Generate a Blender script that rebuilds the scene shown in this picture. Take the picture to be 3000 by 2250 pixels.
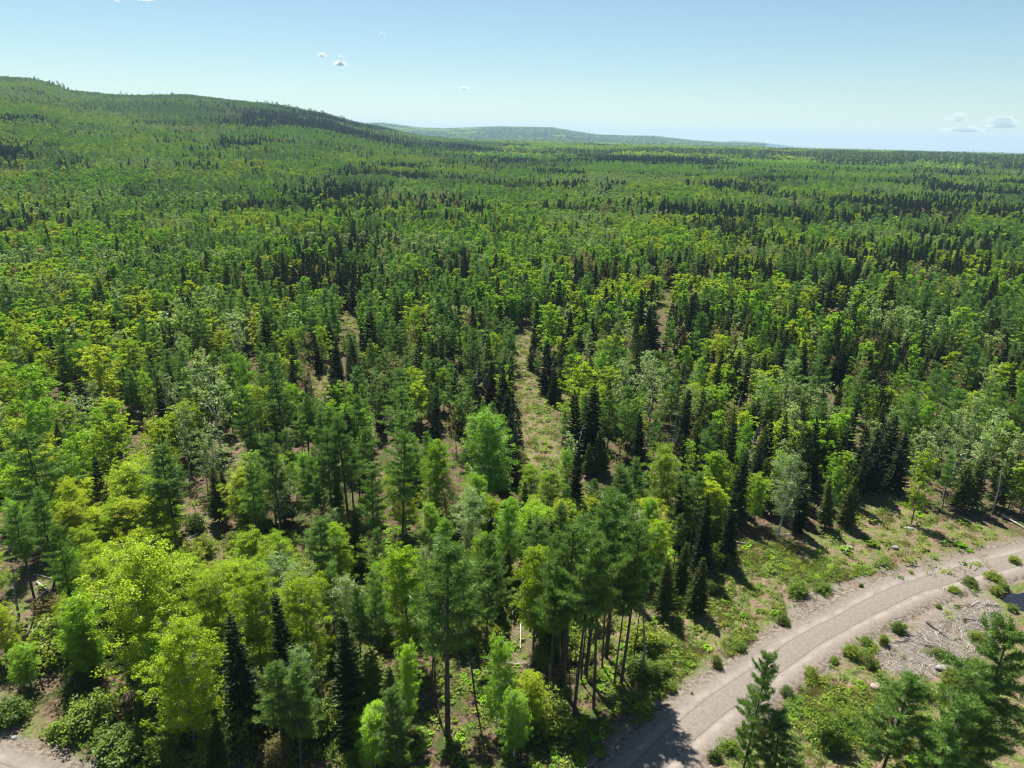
import bpy, math, random
import numpy as np
from mathutils import Vector, Matrix

# ------------------------------------------------------------------ camera, sky, sun
S = bpy.context.scene
for o in list(bpy.data.objects):
    bpy.data.objects.remove(o)
H = 45.0                       # flying height in metres
PITCH, ROLL = math.radians(19.1), math.radians(1.29)
FPX = 1534.0                   # focal length for a 2212 px wide picture
F = Vector((0, math.cos(PITCH), -math.sin(PITCH)))
U0 = Vector((0, math.sin(PITCH), math.cos(PITCH)))
R0 = Vector((1, 0, 0))
R_ = R0 * math.cos(ROLL) + U0 * math.sin(ROLL)
U_ = U0 * math.cos(ROLL) - R0 * math.sin(ROLL)
cam = bpy.data.cameras.new('camera')
camo = bpy.data.objects.new('camera', cam)
S.collection.objects.link(camo)
M = Matrix((R_, U_, -F)).transposed().to_4x4()
M.translation = Vector((0, 0, H))
camo.matrix_world = M
cam.sensor_width = 36
cam.lens = 36 * FPX / 2212
cam.clip_end = 120000
cam.clip_start = 0.5
S.camera = camo

SUN_EL, SUN_AZ = math.radians(60), math.radians(-21)   # azimuth from +Y towards +X
W = bpy.data.worlds.new('World'); S.world = W; W.use_nodes = True
nt = W.node_tree
bg = nt.nodes['Background']
sky = nt.nodes.new('ShaderNodeTexSky')
sky.sky_type = 'NISHITA'; sky.sun_disc = False
sky.sun_elevation = SUN_EL; sky.sun_rotation = SUN_AZ
sky.altitude = 0; sky.air_density = 1.0; sky.dust_density = 0.0; sky.ozone_density = 2.2
wb = nt.nodes.new('ShaderNodeMix'); wb.data_type = 'RGBA'; wb.blend_type = 'MULTIPLY'; wb.inputs[0].default_value = 1.0   # the camera's white balance
wb.inputs[7].default_value = (0.96, 1.02, 0.96, 1)
nt.links.new(sky.outputs[0], wb.inputs[6]); nt.links.new(wb.outputs[2], bg.inputs[0]); bg.inputs[1].default_value = 0.049
sl = bpy.data.lights.new('sun', 'SUN'); sl.energy = 5.0; sl.angle = math.radians(0.53)
sl.color = (1.0, 0.96, 0.885)
so = bpy.data.objects.new('sun', sl); S.collection.objects.link(so)
sd = Vector((math.sin(SUN_AZ) * math.cos(SUN_EL), math.cos(SUN_AZ) * math.cos(SUN_EL), math.sin(SUN_EL)))
so.rotation_euler = sd.to_track_quat('Z', 'Y').to_euler()
so.location = (0, 0, 300)
S.view_settings.view_transform = 'Standard'; S.view_settings.look = 'None'
S.view_settings.exposure = 1.17; S.view_settings.gamma = 1
S.cycles.max_bounces = 5; S.cycles.diffuse_bounces = 2; S.cycles.transmission_bounces = 3
S.cycles.volume_bounces = 4
S.cycles.filter_width = 1.15

DEBUG = False
rng = np.random.default_rng(7)
random.seed(7)

# ------------------------------------------------------------------ picture <-> ground
def pdir(px, py):
    d = F * FPX + R_ * (px - 1106) - U_ * (py - 829.5)
    return d.normalized()
def at(px, py, z=0.0):
    d = pdir(px, py)
    t = (z - H) / d.z
    return (d.x * t, d.y * t)
def project(x, y, z):
    x = np.asarray(x, float); y = np.asarray(y, float); dz = np.asarray(z, float) - H
    f = x * F.x + y * F.y + dz * F.z
    r = x * R_.x + y * R_.y + dz * R_.z
    u = x * U_.x + y * U_.y + dz * U_.z
    f = np.where(f < 1e-3, 1e-3, f)
    return 1106 + FPX * r / f, 829.5 - FPX * u / f, f
def azel(px, py):
    d = pdir(px, py)
    return math.atan2(d.x, d.y), math.asin(d.z)

# ------------------------------------------------------------------ noise
_perm = np.random.default_rng(3).random((256, 256))
def vnoise(x, y, s, ox=0.0):
    x = np.asarray(x, float) / s + ox + 500.0; y = np.asarray(y, float) / s + ox * 1.7 + 500.0
    xi = np.floor(x).astype(int); yi = np.floor(y).astype(int)
    fx = x - xi; fy = y - yi
    fx = fx * fx * (3 - 2 * fx); fy = fy * fy * (3 - 2 * fy)
    g = lambda a, b: _perm[a % 256, b % 256]
    return (g(xi, yi) * (1 - fx) + g(xi + 1, yi) * fx) * (1 - fy) + (g(xi, yi + 1) * (1 - fx) + g(xi + 1, yi + 1) * fx) * fy
def fbm(x, y, s, ox=0.0):
    return 0.55 * vnoise(x, y, s, ox) + 0.3 * vnoise(x, y, s / 2.1, ox + 11) + 0.15 * vnoise(x, y, s / 4.3, ox + 23)

def sstep(a, b, t):
    t = np.clip((t - a) / (b - a), 0, 1)
    return t * t * (3 - 2 * t)

# ------------------------------------------------------------------ terrain
def ridge_table(pts):
    a = [azel(x, y) for x, y in pts]
    return np.array([p[0] for p in a]), np.array([p[1] for p in a])
HILL = ridge_table([(-260, 150), (-100, 150), (0, 161), (60, 165), (100, 174), (150, 192), (250, 201), (330, 203), (400, 202),
                    (500, 212), (600, 221), (700, 238), (760, 257), (840, 274), (900, 288), (960, 297), (1040, 303), (1150, 306)])
MIDH = ridge_table([(640, 300), (740, 272), (820, 264), (900, 275), (960, 277), (1080, 273), (1190, 275), (1290, 290), (1360, 292),
                    (1410, 293), (1490, 302), (1560, 307), (1650, 309)])
FARH = ridge_table([(1240, 296), (1300, 290), (1330, 293), (1500, 309), (1560, 307), (1585, 302.5), (1610, 304), (1640, 305.5), (1720, 316), (1850, 322), (1930, 326)])
HAZ0, HAZ1 = -0.72, 0.06
def zterr(x, y):
    x = np.asarray(x, float); y = np.asarray(y, float)
    r = np.hypot(x, y); az = np.arctan2(x, y)
    # the wooded hill to the left
    Rr = 1900.0
    top = np.interp(az, HILL[0], HILL[1])
    zr = np.maximum(45 + Rr * np.tan(top) - 13.0, 0)
    side = sstep(-1.25, -0.7, az)
    p = np.clip((r - 430) / (Rr - 430), 0, 1)
    up = 0.45 * p + 0.55 * p * p * (3 - 2 * p)
    up = up + 0.05 * np.sin(p * 9 + az * 14) * p * (1 - p) * 2
    dn = np.exp(-np.clip(r - Rr, 0, None) ** 2 / (2 * 900.0 ** 2))
    z = zr * np.where(r < Rr, up, dn) * side * (y > 0)
    # the low hills some seven kilometres off
    R2 = 6500.0
    t2 = np.interp(az, MIDH[0], MIDH[1], left=-0.01, right=-0.01)
    z2 = np.maximum(45 + R2 * np.tan(t2) - 8, 0) * np.exp(-(r - R2) ** 2 / (2 * 1500.0 ** 2)) * (y > 0)
    # faint mountains on the horizon
    R3 = 13500.0
    t3 = np.interp(az, FARH[0], FARH[1], left=-0.01, right=-0.01)
    z3 = np.maximum(45 + R3 * np.tan(t3) - 8, 0) * (t3 > -0.009) * np.exp(-(r - R3) ** 2 / (2 * 1100.0 ** 2)) * (y > 0)
    und = (fbm(x, y, 420, 5) - 0.5) * 9 * sstep(180, 900, r)
    return z + z2 + z3 + und - r * r / (2 * 7.3e6)

# ------------------------------------------------------------------ polygons on the ground
def inpoly(x, y, poly):
    x = np.asarray(x, float); y = np.asarray(y, float)
    c = np.zeros(x.shape, bool)
    n = len(poly)
    for i in range(n):
        x1, y1 = poly[i]; x2, y2 = poly[(i + 1) % n]
        if y1 == y2: continue
        t = (y1 > y) != (y2 > y)
        c ^= t & (x < (x2 - x1) * (y - y1) / (y2 - y1) + x1)
    return c
def gpoly(pts): return [at(a, b) for a, b in pts]
CLEAR = gpoly([(1250, 1900), (1270, 1665), (1330, 1590), (1400, 1500), (1395, 1400), (1420, 1310), (1500, 1285), (1560, 1240), (1620, 1175), (1740, 1160),
               (1850, 1120), (1868, 1062), (1990, 1062), (2012, 1112), (2150, 1135), (2230, 1175), (2500, 1230), (2700, 1900)])
LEFTV = gpoly([(-300, 1380), (0, 1490), (60, 1520), (110, 1575), (190, 1650), (250, 1720), (500, 1830), (500, 2300), (-300, 2000)])
TRAIL = gpoly([(1108, 712), (1152, 722), (1150, 760), (1166, 830), (1190, 880), (1205, 950), (1246, 1010), (1225, 1035), (1150, 1030), (1118, 985),
               (1122, 930), (1112, 860), (1118, 800)])
OPEN = [gpoly(p) for p in (
    [(730, 678), (775, 680), (770, 725), (735, 730)], [(660, 800), (720, 790), (715, 850), (670, 880)],
    [(1410, 612), (1426, 614), (1466, 686), (1444, 700)], [(1590, 840), (1625, 840), (1625, 870), (1595, 870)],
    [(395, 1090), (470, 1085), (480, 1180), (560, 1190), (700, 1240), (640, 1270), (430, 1230), (385, 1160)],
    [(480, 950), (535, 950), (530, 1010), (470, 1010)],
    [(1095, 1320), (1150, 1310), (1150, 1445), (1085, 1440)],
    [(1230, 1290), (1400, 1290), (1400, 1420), (1230, 1410)],
    [(20, 1230), (110, 1250), (130, 1400), (40, 1420), (-20, 1300)],
    [(1060, 540), (1090, 540), (1090, 560), (1060, 560)],
    [(705, 545), (730, 543), (732, 558), (706, 560)],
)]
ROADPX = [(-420, 1580), (-220, 1615), (-60, 1662), (120, 1735), (330, 1832), (640, 1930), (980, 1940), (1210, 1860), (1310, 1755), (1390, 1665), (1475, 1582),
          (1592, 1493), (1672, 1434), (1791, 1360), (1917, 1293), (2058, 1243), (2212, 1204), (2330, 1182), (2520, 1150), (2800, 1120), (3200, 1080)]
def catmull(P, n):
    P = [np.array(p, float) for p in P]; out = []
    for i in range(1, len(P) - 2):
        for k in range(n):
            t = k / n
            a, b, c, d = P[i - 1], P[i], P[i + 1], P[i + 2]
            out.append(0.5 * ((2 * b) + (c - a) * t + (2 * a - 5 * b + 4 * c - d) * t * t + (3 * b - a - 3 * c + d) * t ** 3))
    return np.array(out)
ROAD = catmull([at(*p) for p in ROADPX], 24)
for _ in range(110):
    ROAD[1:-1] = .25 * ROAD[:-2] + .5 * ROAD[1:-1] + .25 * ROAD[2:]
def road_dist(x, y):
    x = np.asarray(x, float).ravel(); y = np.asarray(y, float).ravel()
    d = np.full(x.shape, 1e9)
    near = (np.hypot(x, y) < 200)
    idx = np.where(near)[0]
    for s in range(0, len(idx), 20000):
        k = idx[s:s + 20000]
        dd = np.hypot(x[k][:, None] - ROAD[None, :, 0], y[k][:, None] - ROAD[None, :, 1])
        d[k] = dd.min(1)
    return d
POND = gpoly([(2152, 1290), (2176, 1280), (2205, 1284), (2240, 1274), (2330, 1270), (2330, 1330), (2250, 1332), (2212, 1316), (2190, 1318), (2180, 1302)])
SLASH = gpoly([(1890, 1420), (1900, 1385), (1990, 1320), (2060, 1280), (2140, 1290), (2165, 1330), (2150, 1400), (2080, 1450), (1990, 1470), (1925, 1455)])
GRAVPATCH = gpoly([(1690, 1308), (1790, 1262), (1900, 1235), (1990, 1225), (1990, 1240), (1850, 1320), (1730, 1360), (1700, 1340)])

# ------------------------------------------------------------------ mesh helpers
def new_mesh(name, parts, mats, smooth=False):
    """parts: list of (verts (n,3), faces (m,k), face attribute v (m,) or None, material index)"""
    V = []; L = []; LS = []; LT = []; A = []; MI = []; off = 0; loops = 0
    for v, f, a, mi in parts:
        if len(f) == 0: continue
        V.append(v); k = f.shape[1]
        L.append((f + off).ravel()); LS.append(loops + np.arange(len(f)) * k); LT.append(np.full(len(f), k))
        A.append(np.ones(len(f)) if a is None else a); MI.append(np.full(len(f), mi))
        off += len(v); loops += f.size
    V = np.concatenate(V).astype(np.float32); L = np.concatenate(L).astype(np.int32)
    LS = np.concatenate(LS).astype(np.int32); LT = np.concatenate(LT).astype(np.int32)
    me = bpy.data.meshes.new(name)
    me.vertices.add(len(V)); me.vertices.foreach_set('co', V.ravel())
    me.loops.add(len(L)); me.loops.foreach_set('vertex_index', L)
    me.polygons.add(len(LS)); me.polygons.foreach_set('loop_start', LS)
    for m in mats: me.materials.append(m)
    me.polygons.foreach_set('material_index', np.concatenate(MI).astype(np.int32))
    if smooth: me.polygons.foreach_set('use_smooth', np.ones(len(LS), bool))
    at_ = me.attributes.new('v', 'FLOAT', 'FACE'); at_.data.foreach_set('value', np.concatenate(A).astype(np.float32))
    me.update(calc_edges=True)
    return me
def norm(a): return a / np.maximum(np.linalg.norm(a, axis=-1, keepdims=True), 1e-9)
def frame(n):
    n = norm(n)
    h = np.where(np.abs(n[:, 2:3]) < 0.9, np.array([[0, 0, 1.0]]), np.array([[1.0, 0, 0]]))
    u = norm(np.cross(h, n)); w = np.cross(n, u)
    return u, w, n
def leaves(C, N, a, b, g, va=0.25):
    """rhombic leaves: centres C, normals N, half lengths a,b"""
    n = len(C)
    u, w, _ = frame(N)
    th = g.random(n)[:, None] * 2 * np.pi
    uu = u * np.cos(th) + w * np.sin(th); ww = -u * np.sin(th) + w * np.cos(th)
    s = (0.7 + 0.6 * g.random(n))[:, None]
    A = uu * a * s; B = ww * b * s
    nn = norm(N) * a * 0.25 * s
    V = np.stack([C - A, C + B + nn, C + A, C - B + nn], 1).reshape(-1, 3)
    f = np.arange(n * 4).reshape(n, 4)
    return V, f, 1 - va + 2 * va * g.random(n)
def spikes(C, D, ln, wd, g, va=0.2, up=None):
    """thin triangles from C along D"""
    n = len(C)
    u, w, d = frame(D)
    th = g.random(n)[:, None] * 2 * np.pi
    s = (u * np.cos(th) + w * np.sin(th)) * wd * 0.5
    l = ln * (0.7 + 0.6 * g.random(n))[:, None]
    V = np.stack([C - s, C + s, C + d * l], 1).reshape(-1, 3)
    return V, np.arange(n * 3).reshape(n, 3), 1 - va + 2 * va * g.random(n)
def tubes(P0, P1, r0, r1, n=4):
    m = len(P0)
    u, w, _ = frame(P1 - P0)
    th = np.arange(n) / n * 2 * np.pi
    c, s = np.cos(th), np.sin(th)
    ring = u[:, None, :] * c[None, :, None] + w[:, None, :] * s[None, :, None]
    A = P0[:, None, :] + ring * np.asarray(r0)[:, None, None]
    B = P1[:, None, :] + ring * np.asarray(r1)[:, None, None]
    V = np.concatenate([A, B], 1).reshape(-1, 3)
    k = np.arange(n); base = (np.arange(m) * 2 * n)[:, None, None]
    f = np.stack([k, (k + 1) % n, (k + 1) % n + n, k + n], -1)[None] + base
    return V, f.reshape(-1, 4), None
def trunk_tube(P, r, n=7):
    """one continuous tube through the points P"""
    P = np.asarray(P, float); k = len(P)
    th = np.arange(n) / n * 2 * np.pi
    T = norm(np.gradient(P, axis=0)); u, w, _ = frame(T)
    V = (P[:, None] + (u[:, None] * np.cos(th)[None, :, None] + w[:, None] * np.sin(th)[None, :, None]) * np.asarray(r)[:, None, None]).reshape(-1, 3)
    f = [(i * n + j, i * n + (j + 1) % n, (i + 1) * n + (j + 1) % n, (i + 1) * n + j) for i in range(k - 1) for j in range(n)]
    return V, np.array(f), None

# ------------------------------------------------------------------ materials
def mat(name):
    m = bpy.data.materials.new(name); m.use_nodes = True
    t = m.node_tree; t.nodes.clear()
    return m, t, t.nodes.new('ShaderNodeOutputMaterial')
def N(t, k, **kw):
    n = t.nodes.new(k)
    for a, b in kw.items(): setattr(n, a, b)
    return n
def mixrgb(t, fac, a, b, mode='MIX'):
    n = N(t, 'ShaderNodeMix', data_type='RGBA', blend_type=mode)
    for i, v in ((0, fac), (6, a), (7, b)):
        if hasattr(v, 'is_output') or hasattr(v, 'links') and not isinstance(v, (tuple, float)): t.links.new(v, n.inputs[i])
        else: n.inputs[i].default_value = v if i == 0 else (*v, 1)
    return n.outputs[2]
def mth(t, op, a, b=None, c=None):
    n = N(t, 'ShaderNodeMath', operation=op)
    for i, v in enumerate((a, b, c)):
        if v is None: continue
        if isinstance(v, (int, float)): n.inputs[i].default_value = v
        else: t.links.new(v, n.inputs[i])
    return n.outputs[0]
def leaf_mat(name, ca, cb, trans=0.45, tint=(1.0, 1.0, 0.75), val=0.35, gloss=0.04):
    m, t, out = mat(name)
    oi = N(t, 'ShaderNodeObjectInfo')
    c = mixrgb(t, oi.outputs['Random'], ca, cb)
    r2 = mth(t, 'FRACT', mth(t, 'MULTIPLY', oi.outputs['Random'], 17.31))
    at_ = N(t, 'ShaderNodeAttribute', attribute_name='v')
    k = mth(t, 'MULTIPLY', mth(t, 'ADD', mth(t, 'MULTIPLY', r2, val), 1 - val / 2), at_.outputs['Fac'])
    cm = N(t, 'ShaderNodeVectorMath', operation='SCALE')
    t.links.new(c, cm.inputs[0]); t.links.new(k, cm.inputs['Scale'])
    d = N(t, 'ShaderNodeBsdfDiffuse'); t.links.new(cm.outputs[0], d.inputs[0])
    tc = mixrgb(t, 1.0, cm.outputs[0], tint, 'MULTIPLY')
    tr = N(t, 'ShaderNodeBsdfTranslucent'); t.links.new(tc, tr.inputs[0])
    mx = N(t, 'ShaderNodeMixShader'); mx.inputs[0].default_value = trans
    t.links.new(d.outputs[0], mx.inputs[1]); t.links.new(tr.outputs[0], mx.inputs[2])
    gl = N(t, 'ShaderNodeBsdfGlossy'); gl.inputs['Roughness'].default_value = 0.45
    gl.inputs[0].default_value = (0.9, 0.95, 0.9, 1)
    m2 = N(t, 'ShaderNodeMixShader'); m2.inputs[0].default_value = gloss
    t.links.new(mx.outputs[0], m2.inputs[1]); t.links.new(gl.outputs[0], m2.inputs[2])
    t.links.new(m2.outputs[0], out.inputs[0])
    return m
def bark_mat(name, a, b, scale=6):
    m, t, out = mat(name)
    tc = N(t, 'ShaderNodeTexCoord'); mp = N(t, 'ShaderNodeMapping'); mp.inputs['Scale'].default_value = (scale, scale, scale * 0.25)
    nz = N(t, 'ShaderNodeTexNoise'); nz.inputs['Scale'].default_value = 1.0; nz.inputs['Detail'].default_value = 3
    t.links.new(tc.outputs['Object'], mp.inputs[0]); t.links.new(mp.outputs[0], nz.inputs[0])
    rp = N(t, 'ShaderNodeMapRange'); rp.inputs[1].default_value = 0.35; rp.inputs[2].default_value = 0.65
    t.links.new(nz.outputs[0], rp.inputs[0])
    c = mixrgb(t, rp.outputs[0], a, b)
    d = N(t, 'ShaderNodeBsdfPrincipled'); d.inputs['Roughness'].default_value = 0.85
    t.links.new(c, d.inputs['Base Color']); t.links.new(d.outputs[0], out.inputs[0])
    return m
MT = {
    'pine': leaf_mat('pine_needles', (0.115, 0.215, 0.036), (0.165, 0.285, 0.045), 0.40, (0.95, 1.0, 0.6), 0.3, 0.02),
    'spruce': leaf_mat('spruce_needles', (0.020, 0.042, 0.012), (0.045, 0.078, 0.016), 0.25, (1, 1, 0.6), 0.35, 0.01),
    'fir': leaf_mat('fir_needles', (0.085, 0.135, 0.018), (0.145, 0.190, 0.028), 0.4, (1, 1, 0.6), 0.35, 0.01),
    'maple': leaf_mat('maple_leaves', (0.20, 0.39, 0.009), (0.39, 0.46, 0.013), 0.42, (1.0, 1.0, 0.5), 0.3, 0.01),
    'birch': leaf_mat('birch_leaves', (0.165, 0.36, 0.010), (0.27, 0.45, 0.014), 0.42, (1.0, 1.0, 0.5), 0.3, 0.01),
    'aspen': leaf_mat('aspen_leaves', (0.19, 0.31, 0.065), (0.29, 0.40, 0.11), 0.5, (1.0, 1.0, 0.6), 0.3, 0.02),
    'bud': leaf_mat('budding_leaves', (0.24, 0.20, 0.07), (0.28, 0.31, 0.07), 0.45, (1.0, 0.9, 0.6), 0.4, 0.01),
    'shrub': leaf_mat('shrub_leaves', (0.11, 0.20, 0.020), (0.23, 0.29, 0.028), 0.45, (1.0, 1.0, 0.5), 0.35, 0.01),
    'grass': leaf_mat('grass_blades', (0.15, 0.20, 0.04), (0.30, 0.29, 0.08), 0.4, (1.0, 1.0, 0.6), 0.4, 0.01),
    'dry': leaf_mat('dry_stems', (0.20, 0.13, 0.085), (0.30, 0.22, 0.14), 0.2, (1.0, 0.9, 0.7), 0.4, 0.01),
    'bark_dark': bark_mat('dark_bark', (0.028, 0.024, 0.021), (0.080, 0.068, 0.058)),
    'bark_grey': bark_mat('grey_bark', (0.12, 0.11, 0.095), (0.24, 0.22, 0.19)),
    'bark_pale': bark_mat('pale_bark', (0.30, 0.31, 0.27), (0.52, 0.52, 0.46)),
    'bark_white': bark_mat('white_bark', (0.35, 0.33, 0.29), (0.7, 0.68, 0.62)),
    'wood': bark_mat('bleached_wood', (0.30, 0.26, 0.22), (0.55, 0.50, 0.45), 3),
}

# ------------------------------------------------------------------ tree generators: return (wood parts, leaf parts)
def gen_broad(g, h, w, cb=0.3, limbs=26, hubs=5, cl=3, nl=22, la=0.13, lb=0.085, rad=0.5, flat=0.4, steep=0.7, q=1.0, wood=1.0, tr=0.012, shape=0.6, droop=0.0, twigs=False):
    """broad-leaved tree"""
    ls = 1 / math.sqrt(q)
    limbs = max(5, int(limbs * q ** 0.35)); hubs = max(2, int(round(hubs * q ** 0.2))); cl = max(1, int(round(cl * q ** 0.2)))
    nl = max(2, int(nl * q ** 0.35))
    W_ = []; Lf = []
    k = 9; t = np.linspace(0, 1, k)
    lean = g.normal(0, 0.02, 2) * h
    P = np.stack([lean[0] * t ** 2 + g.normal(0, 0.01 * h, k) * t, lean[1] * t ** 2 + g.normal(0, 0.01 * h, k) * t, t * h * 0.93], 1)
    P[0, 2] = -0.3
    W_.append(trunk_tube(P, tr * h * (1.02 - t) ** 0.9 + 0.015, 7 if q > .5 else 4))
    tp = lambda zz: np.array([np.interp(zz, P[:, 2], P[:, 0]), np.interp(zz, P[:, 2], P[:, 1]), zz])
    C = []
    S0 = []; S1 = []; RA = []; RB = []
    lob = g.random(4) * 6.28
    for i in range(limbs):
        f = (i + 0.5) / limbs
        az = i * 2.39996 + g.normal(0, 0.3)
        zt = cb * h + (1 - cb) * h * (f ** 0.85) * 0.98          # height of the tip
        tt = (zt - cb * h) / ((1 - cb) * h)
        env = (w / 2) * (math.sin(math.pi * min(max(tt * 0.82 + 0.14, 0), 1)) ** shape)
        env *= 0.82 + 0.25 * math.sin(2 * az + lob[0]) * math.sin(3 * az + lob[1] + tt * 5) + g.normal(0, 0.15)
        env = max(env, 0.25)
        z0 = max(cb * h * 0.75, zt - env * steep - 0.3)
        a = tp(min(z0, h * .9)); tip = np.array([a[0] + math.cos(az) * env, a[1] + math.sin(az) * env, zt])
        mid = (a + tip) / 2 + np.array([0, 0, -0.08 * env + droop * env])
        pts = [a * (1 - s) ** 2 + 2 * mid * s * (1 - s) + tip * s * s for s in (0, .33, .66, 1)]
        r0 = tr * h * 0.33 * (1 - f * 0.6) * wood
        for j in range(3):
            S0.append(pts[j]); S1.append(pts[j + 1]); RA.append(r0 * (1 - j * .3)); RB.append(r0 * (1 - (j + 1) * .3) + .004)
        for j in range(hubs):
            s = 0.3 + 0.7 * (j + g.random()) / hubs
            hp = a * (1 - s) ** 2 + 2 * mid * s * (1 - s) + tip * s * s
            for c in range(cl):
                off = g.normal(0, 1, 3) * np.array([1, 1, 0.55]) * (0.25 + 0.3 * s) * (0.35 + 0.14 * w)
                off[2] = abs(off[2]) * 0.9 - 0.1
                e = hp + off
                C.append(e)
                if q > 0.2 or twigs:
                    S0.append(hp); S1.append(e); RA.append(r0 * .3 + .006); RB.append(.005)
    for c in range(int(4 * max(q, .3)) + 1):
        C.append(tp(h * (0.93 + 0.05 * g.random())) + g.normal(0, .25, 3))
    C = np.array(C)
    W_.append(tubes(np.array(S0), np.array(S1), np.array(RA), np.array(RB), 4 if q > .5 else 3))
    n = len(C) * nl
    cc = np.repeat(C, nl, 0)
    rr = rad * (0.6 + 0.8 * g.random(len(C)))
    d = norm(g.normal(0, 1, (n, 3))) * (g.random(n) ** 0.4)[:, None] * np.repeat(rr, nl)[:, None] * np.array([1, 1, flat])
    d[:, 2] -= 0.35 * np.hypot(d[:, 0], d[:, 1]) ** 1.5 * flat     # each spray droops at its rim
    nrm = g.normal(0, 1, (n, 3)) * 0.55 + np.array([0, 0, 0.9]) + d * 0.6
    lz = ls * (1 + .35 * (q < .2)); V, f, a = leaves(cc + d, nrm, la * lz, lb * lz, g)
    a = a * np.repeat(0.85 + 0.3 * g.random(len(C)), nl)
    Lf.append((V, f, a))
    return W_, Lf
def gen_pine(g, h, w, cb=0.42, q=1.0):
    ls = 1 / math.sqrt(q)
    W_ = []; k = 8; t = np.linspace(0, 1, k); lean = g.normal(0, 0.015, 2) * h
    P = np.stack([lean[0] * t ** 2, lean[1] * t ** 2, t * h * 0.97], 1); P[0, 2] = -0.3
    W_.append(trunk_tube(P, 0.0095 * h * (1.02 - t) ** 0.8 + 0.012, 8 if q > .5 else 4))
    tp = lambda zz: np.array([np.interp(zz, P[:, 2], P[:, 0]), np.interp(zz, P[:, 2], P[:, 1]), zz])
    S0 = []; S1 = []; RA = []; RB = []; T = []; TD = []
    z = cb * h; step = 0.74 / q ** 0.2
    sect = g.random(3) * 6.28
    while z < h * 0.97:
        tt = (z - cb * h) / (h * (1 - cb))
        prof = (w / 2) * min(1, (1.03 - tt) ** 0.75 * 1.12) * (0.55 + 0.45 * min(1, tt / 0.22))
        nb = max(3, int(g.integers(5, 8) * q ** .15))
        a0 = g.random() * 6.28
        for b in range(nb):
            az = a0 + b * 6.283 / nb + g.normal(0, .25)
            L = prof * (0.5 + 0.85 * g.random()) * (0.9 + .25 * math.sin(az * 2 + sect[0] + tt * 4))
            L = max(L, 0.3)
            e0 = -0.05 + 0.75 * tt ** 1.5 + g.normal(0, .08)
            a = tp(z + g.normal(0, .1)); dh = np.array([math.cos(az), math.sin(az), 0])
            cv = lambda s: a + dh * L * s * math.cos(e0) + np.array([0, 0, L * (math.sin(e0) * s + 0.22 * s * s)])
            r0 = 0.012 + 0.010 * L
            for j in range(3):
                S0.append(cv(j / 3)); S1.append(cv((j + 1) / 3)); RA.append(r0 * (1 - j * .28)); RB.append(r0 * (1 - (j + 1) * .28))
            nt_ = max(2, int(L * 7.5 * q ** .33))
            for j in range(nt_):
                s = 0.28 + 0.72 * (j + g.random()) / nt_
                side = (1 if j % 2 else -1) * g.random()
                perp = np.array([-dh[1], dh[0], 0])
                c = cv(s) + perp * side * L * 0.34 * (1.15 - s) + np.array([0, 0, g.normal(0.03, .045)])
                if q > .5: S0.append(cv(s)); S1.append(c); RA.append(.012); RB.append(.006)
                T.append(c); TD.append(dh * (0.7) + perp * side * 0.9 + np.array([0, 0, 0.45]))
        z += step * (0.75 + .5 * g.random())
    for j in range(6): T.append(tp(h * (0.97 - 0.02 * j))); TD.append(np.array([g.normal(0, .3), g.normal(0, .3), 1.0]))
    # a few dead stubs on the bare bole
    for j in range(int(10 * q)):
        zz = h * (0.15 + (cb - .15) * g.random()); az = g.random() * 6.28; L = .4 + g.random() * .9
        a = tp(zz); S0.append(a); S1.append(a + np.array([math.cos(az) * L, math.sin(az) * L, .1])); RA.append(.018); RB.append(.006)
    W_.append(tubes(np.array(S0), np.array(S1), np.array(RA), np.array(RB), 4 if q > .5 else 3))
    T = np.array(T); TD = norm(np.array(TD))
    nn = max(4, int(26 * q ** .42))
    n = len(T) * nn
    D = norm(np.repeat(TD, nn, 0) * 0.75 + norm(g.normal(0, 1, (n, 3))) * 1.0)
    C = np.repeat(T, nn, 0) + np.repeat(TD, nn, 0) * (g.random(n)[:, None] - .5) * 0.35 + g.normal(0, .05 * ls, (n, 3)) * np.array([1, 1, .5])
    V, f, a = spikes(C, D, 0.30 * ls ** .55, 0.050 * ls ** 1.25, g)
    a = a * np.repeat(0.82 + 0.36 * g.random(len(T)), nn)
    return W_, [(V, f, a)]
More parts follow.
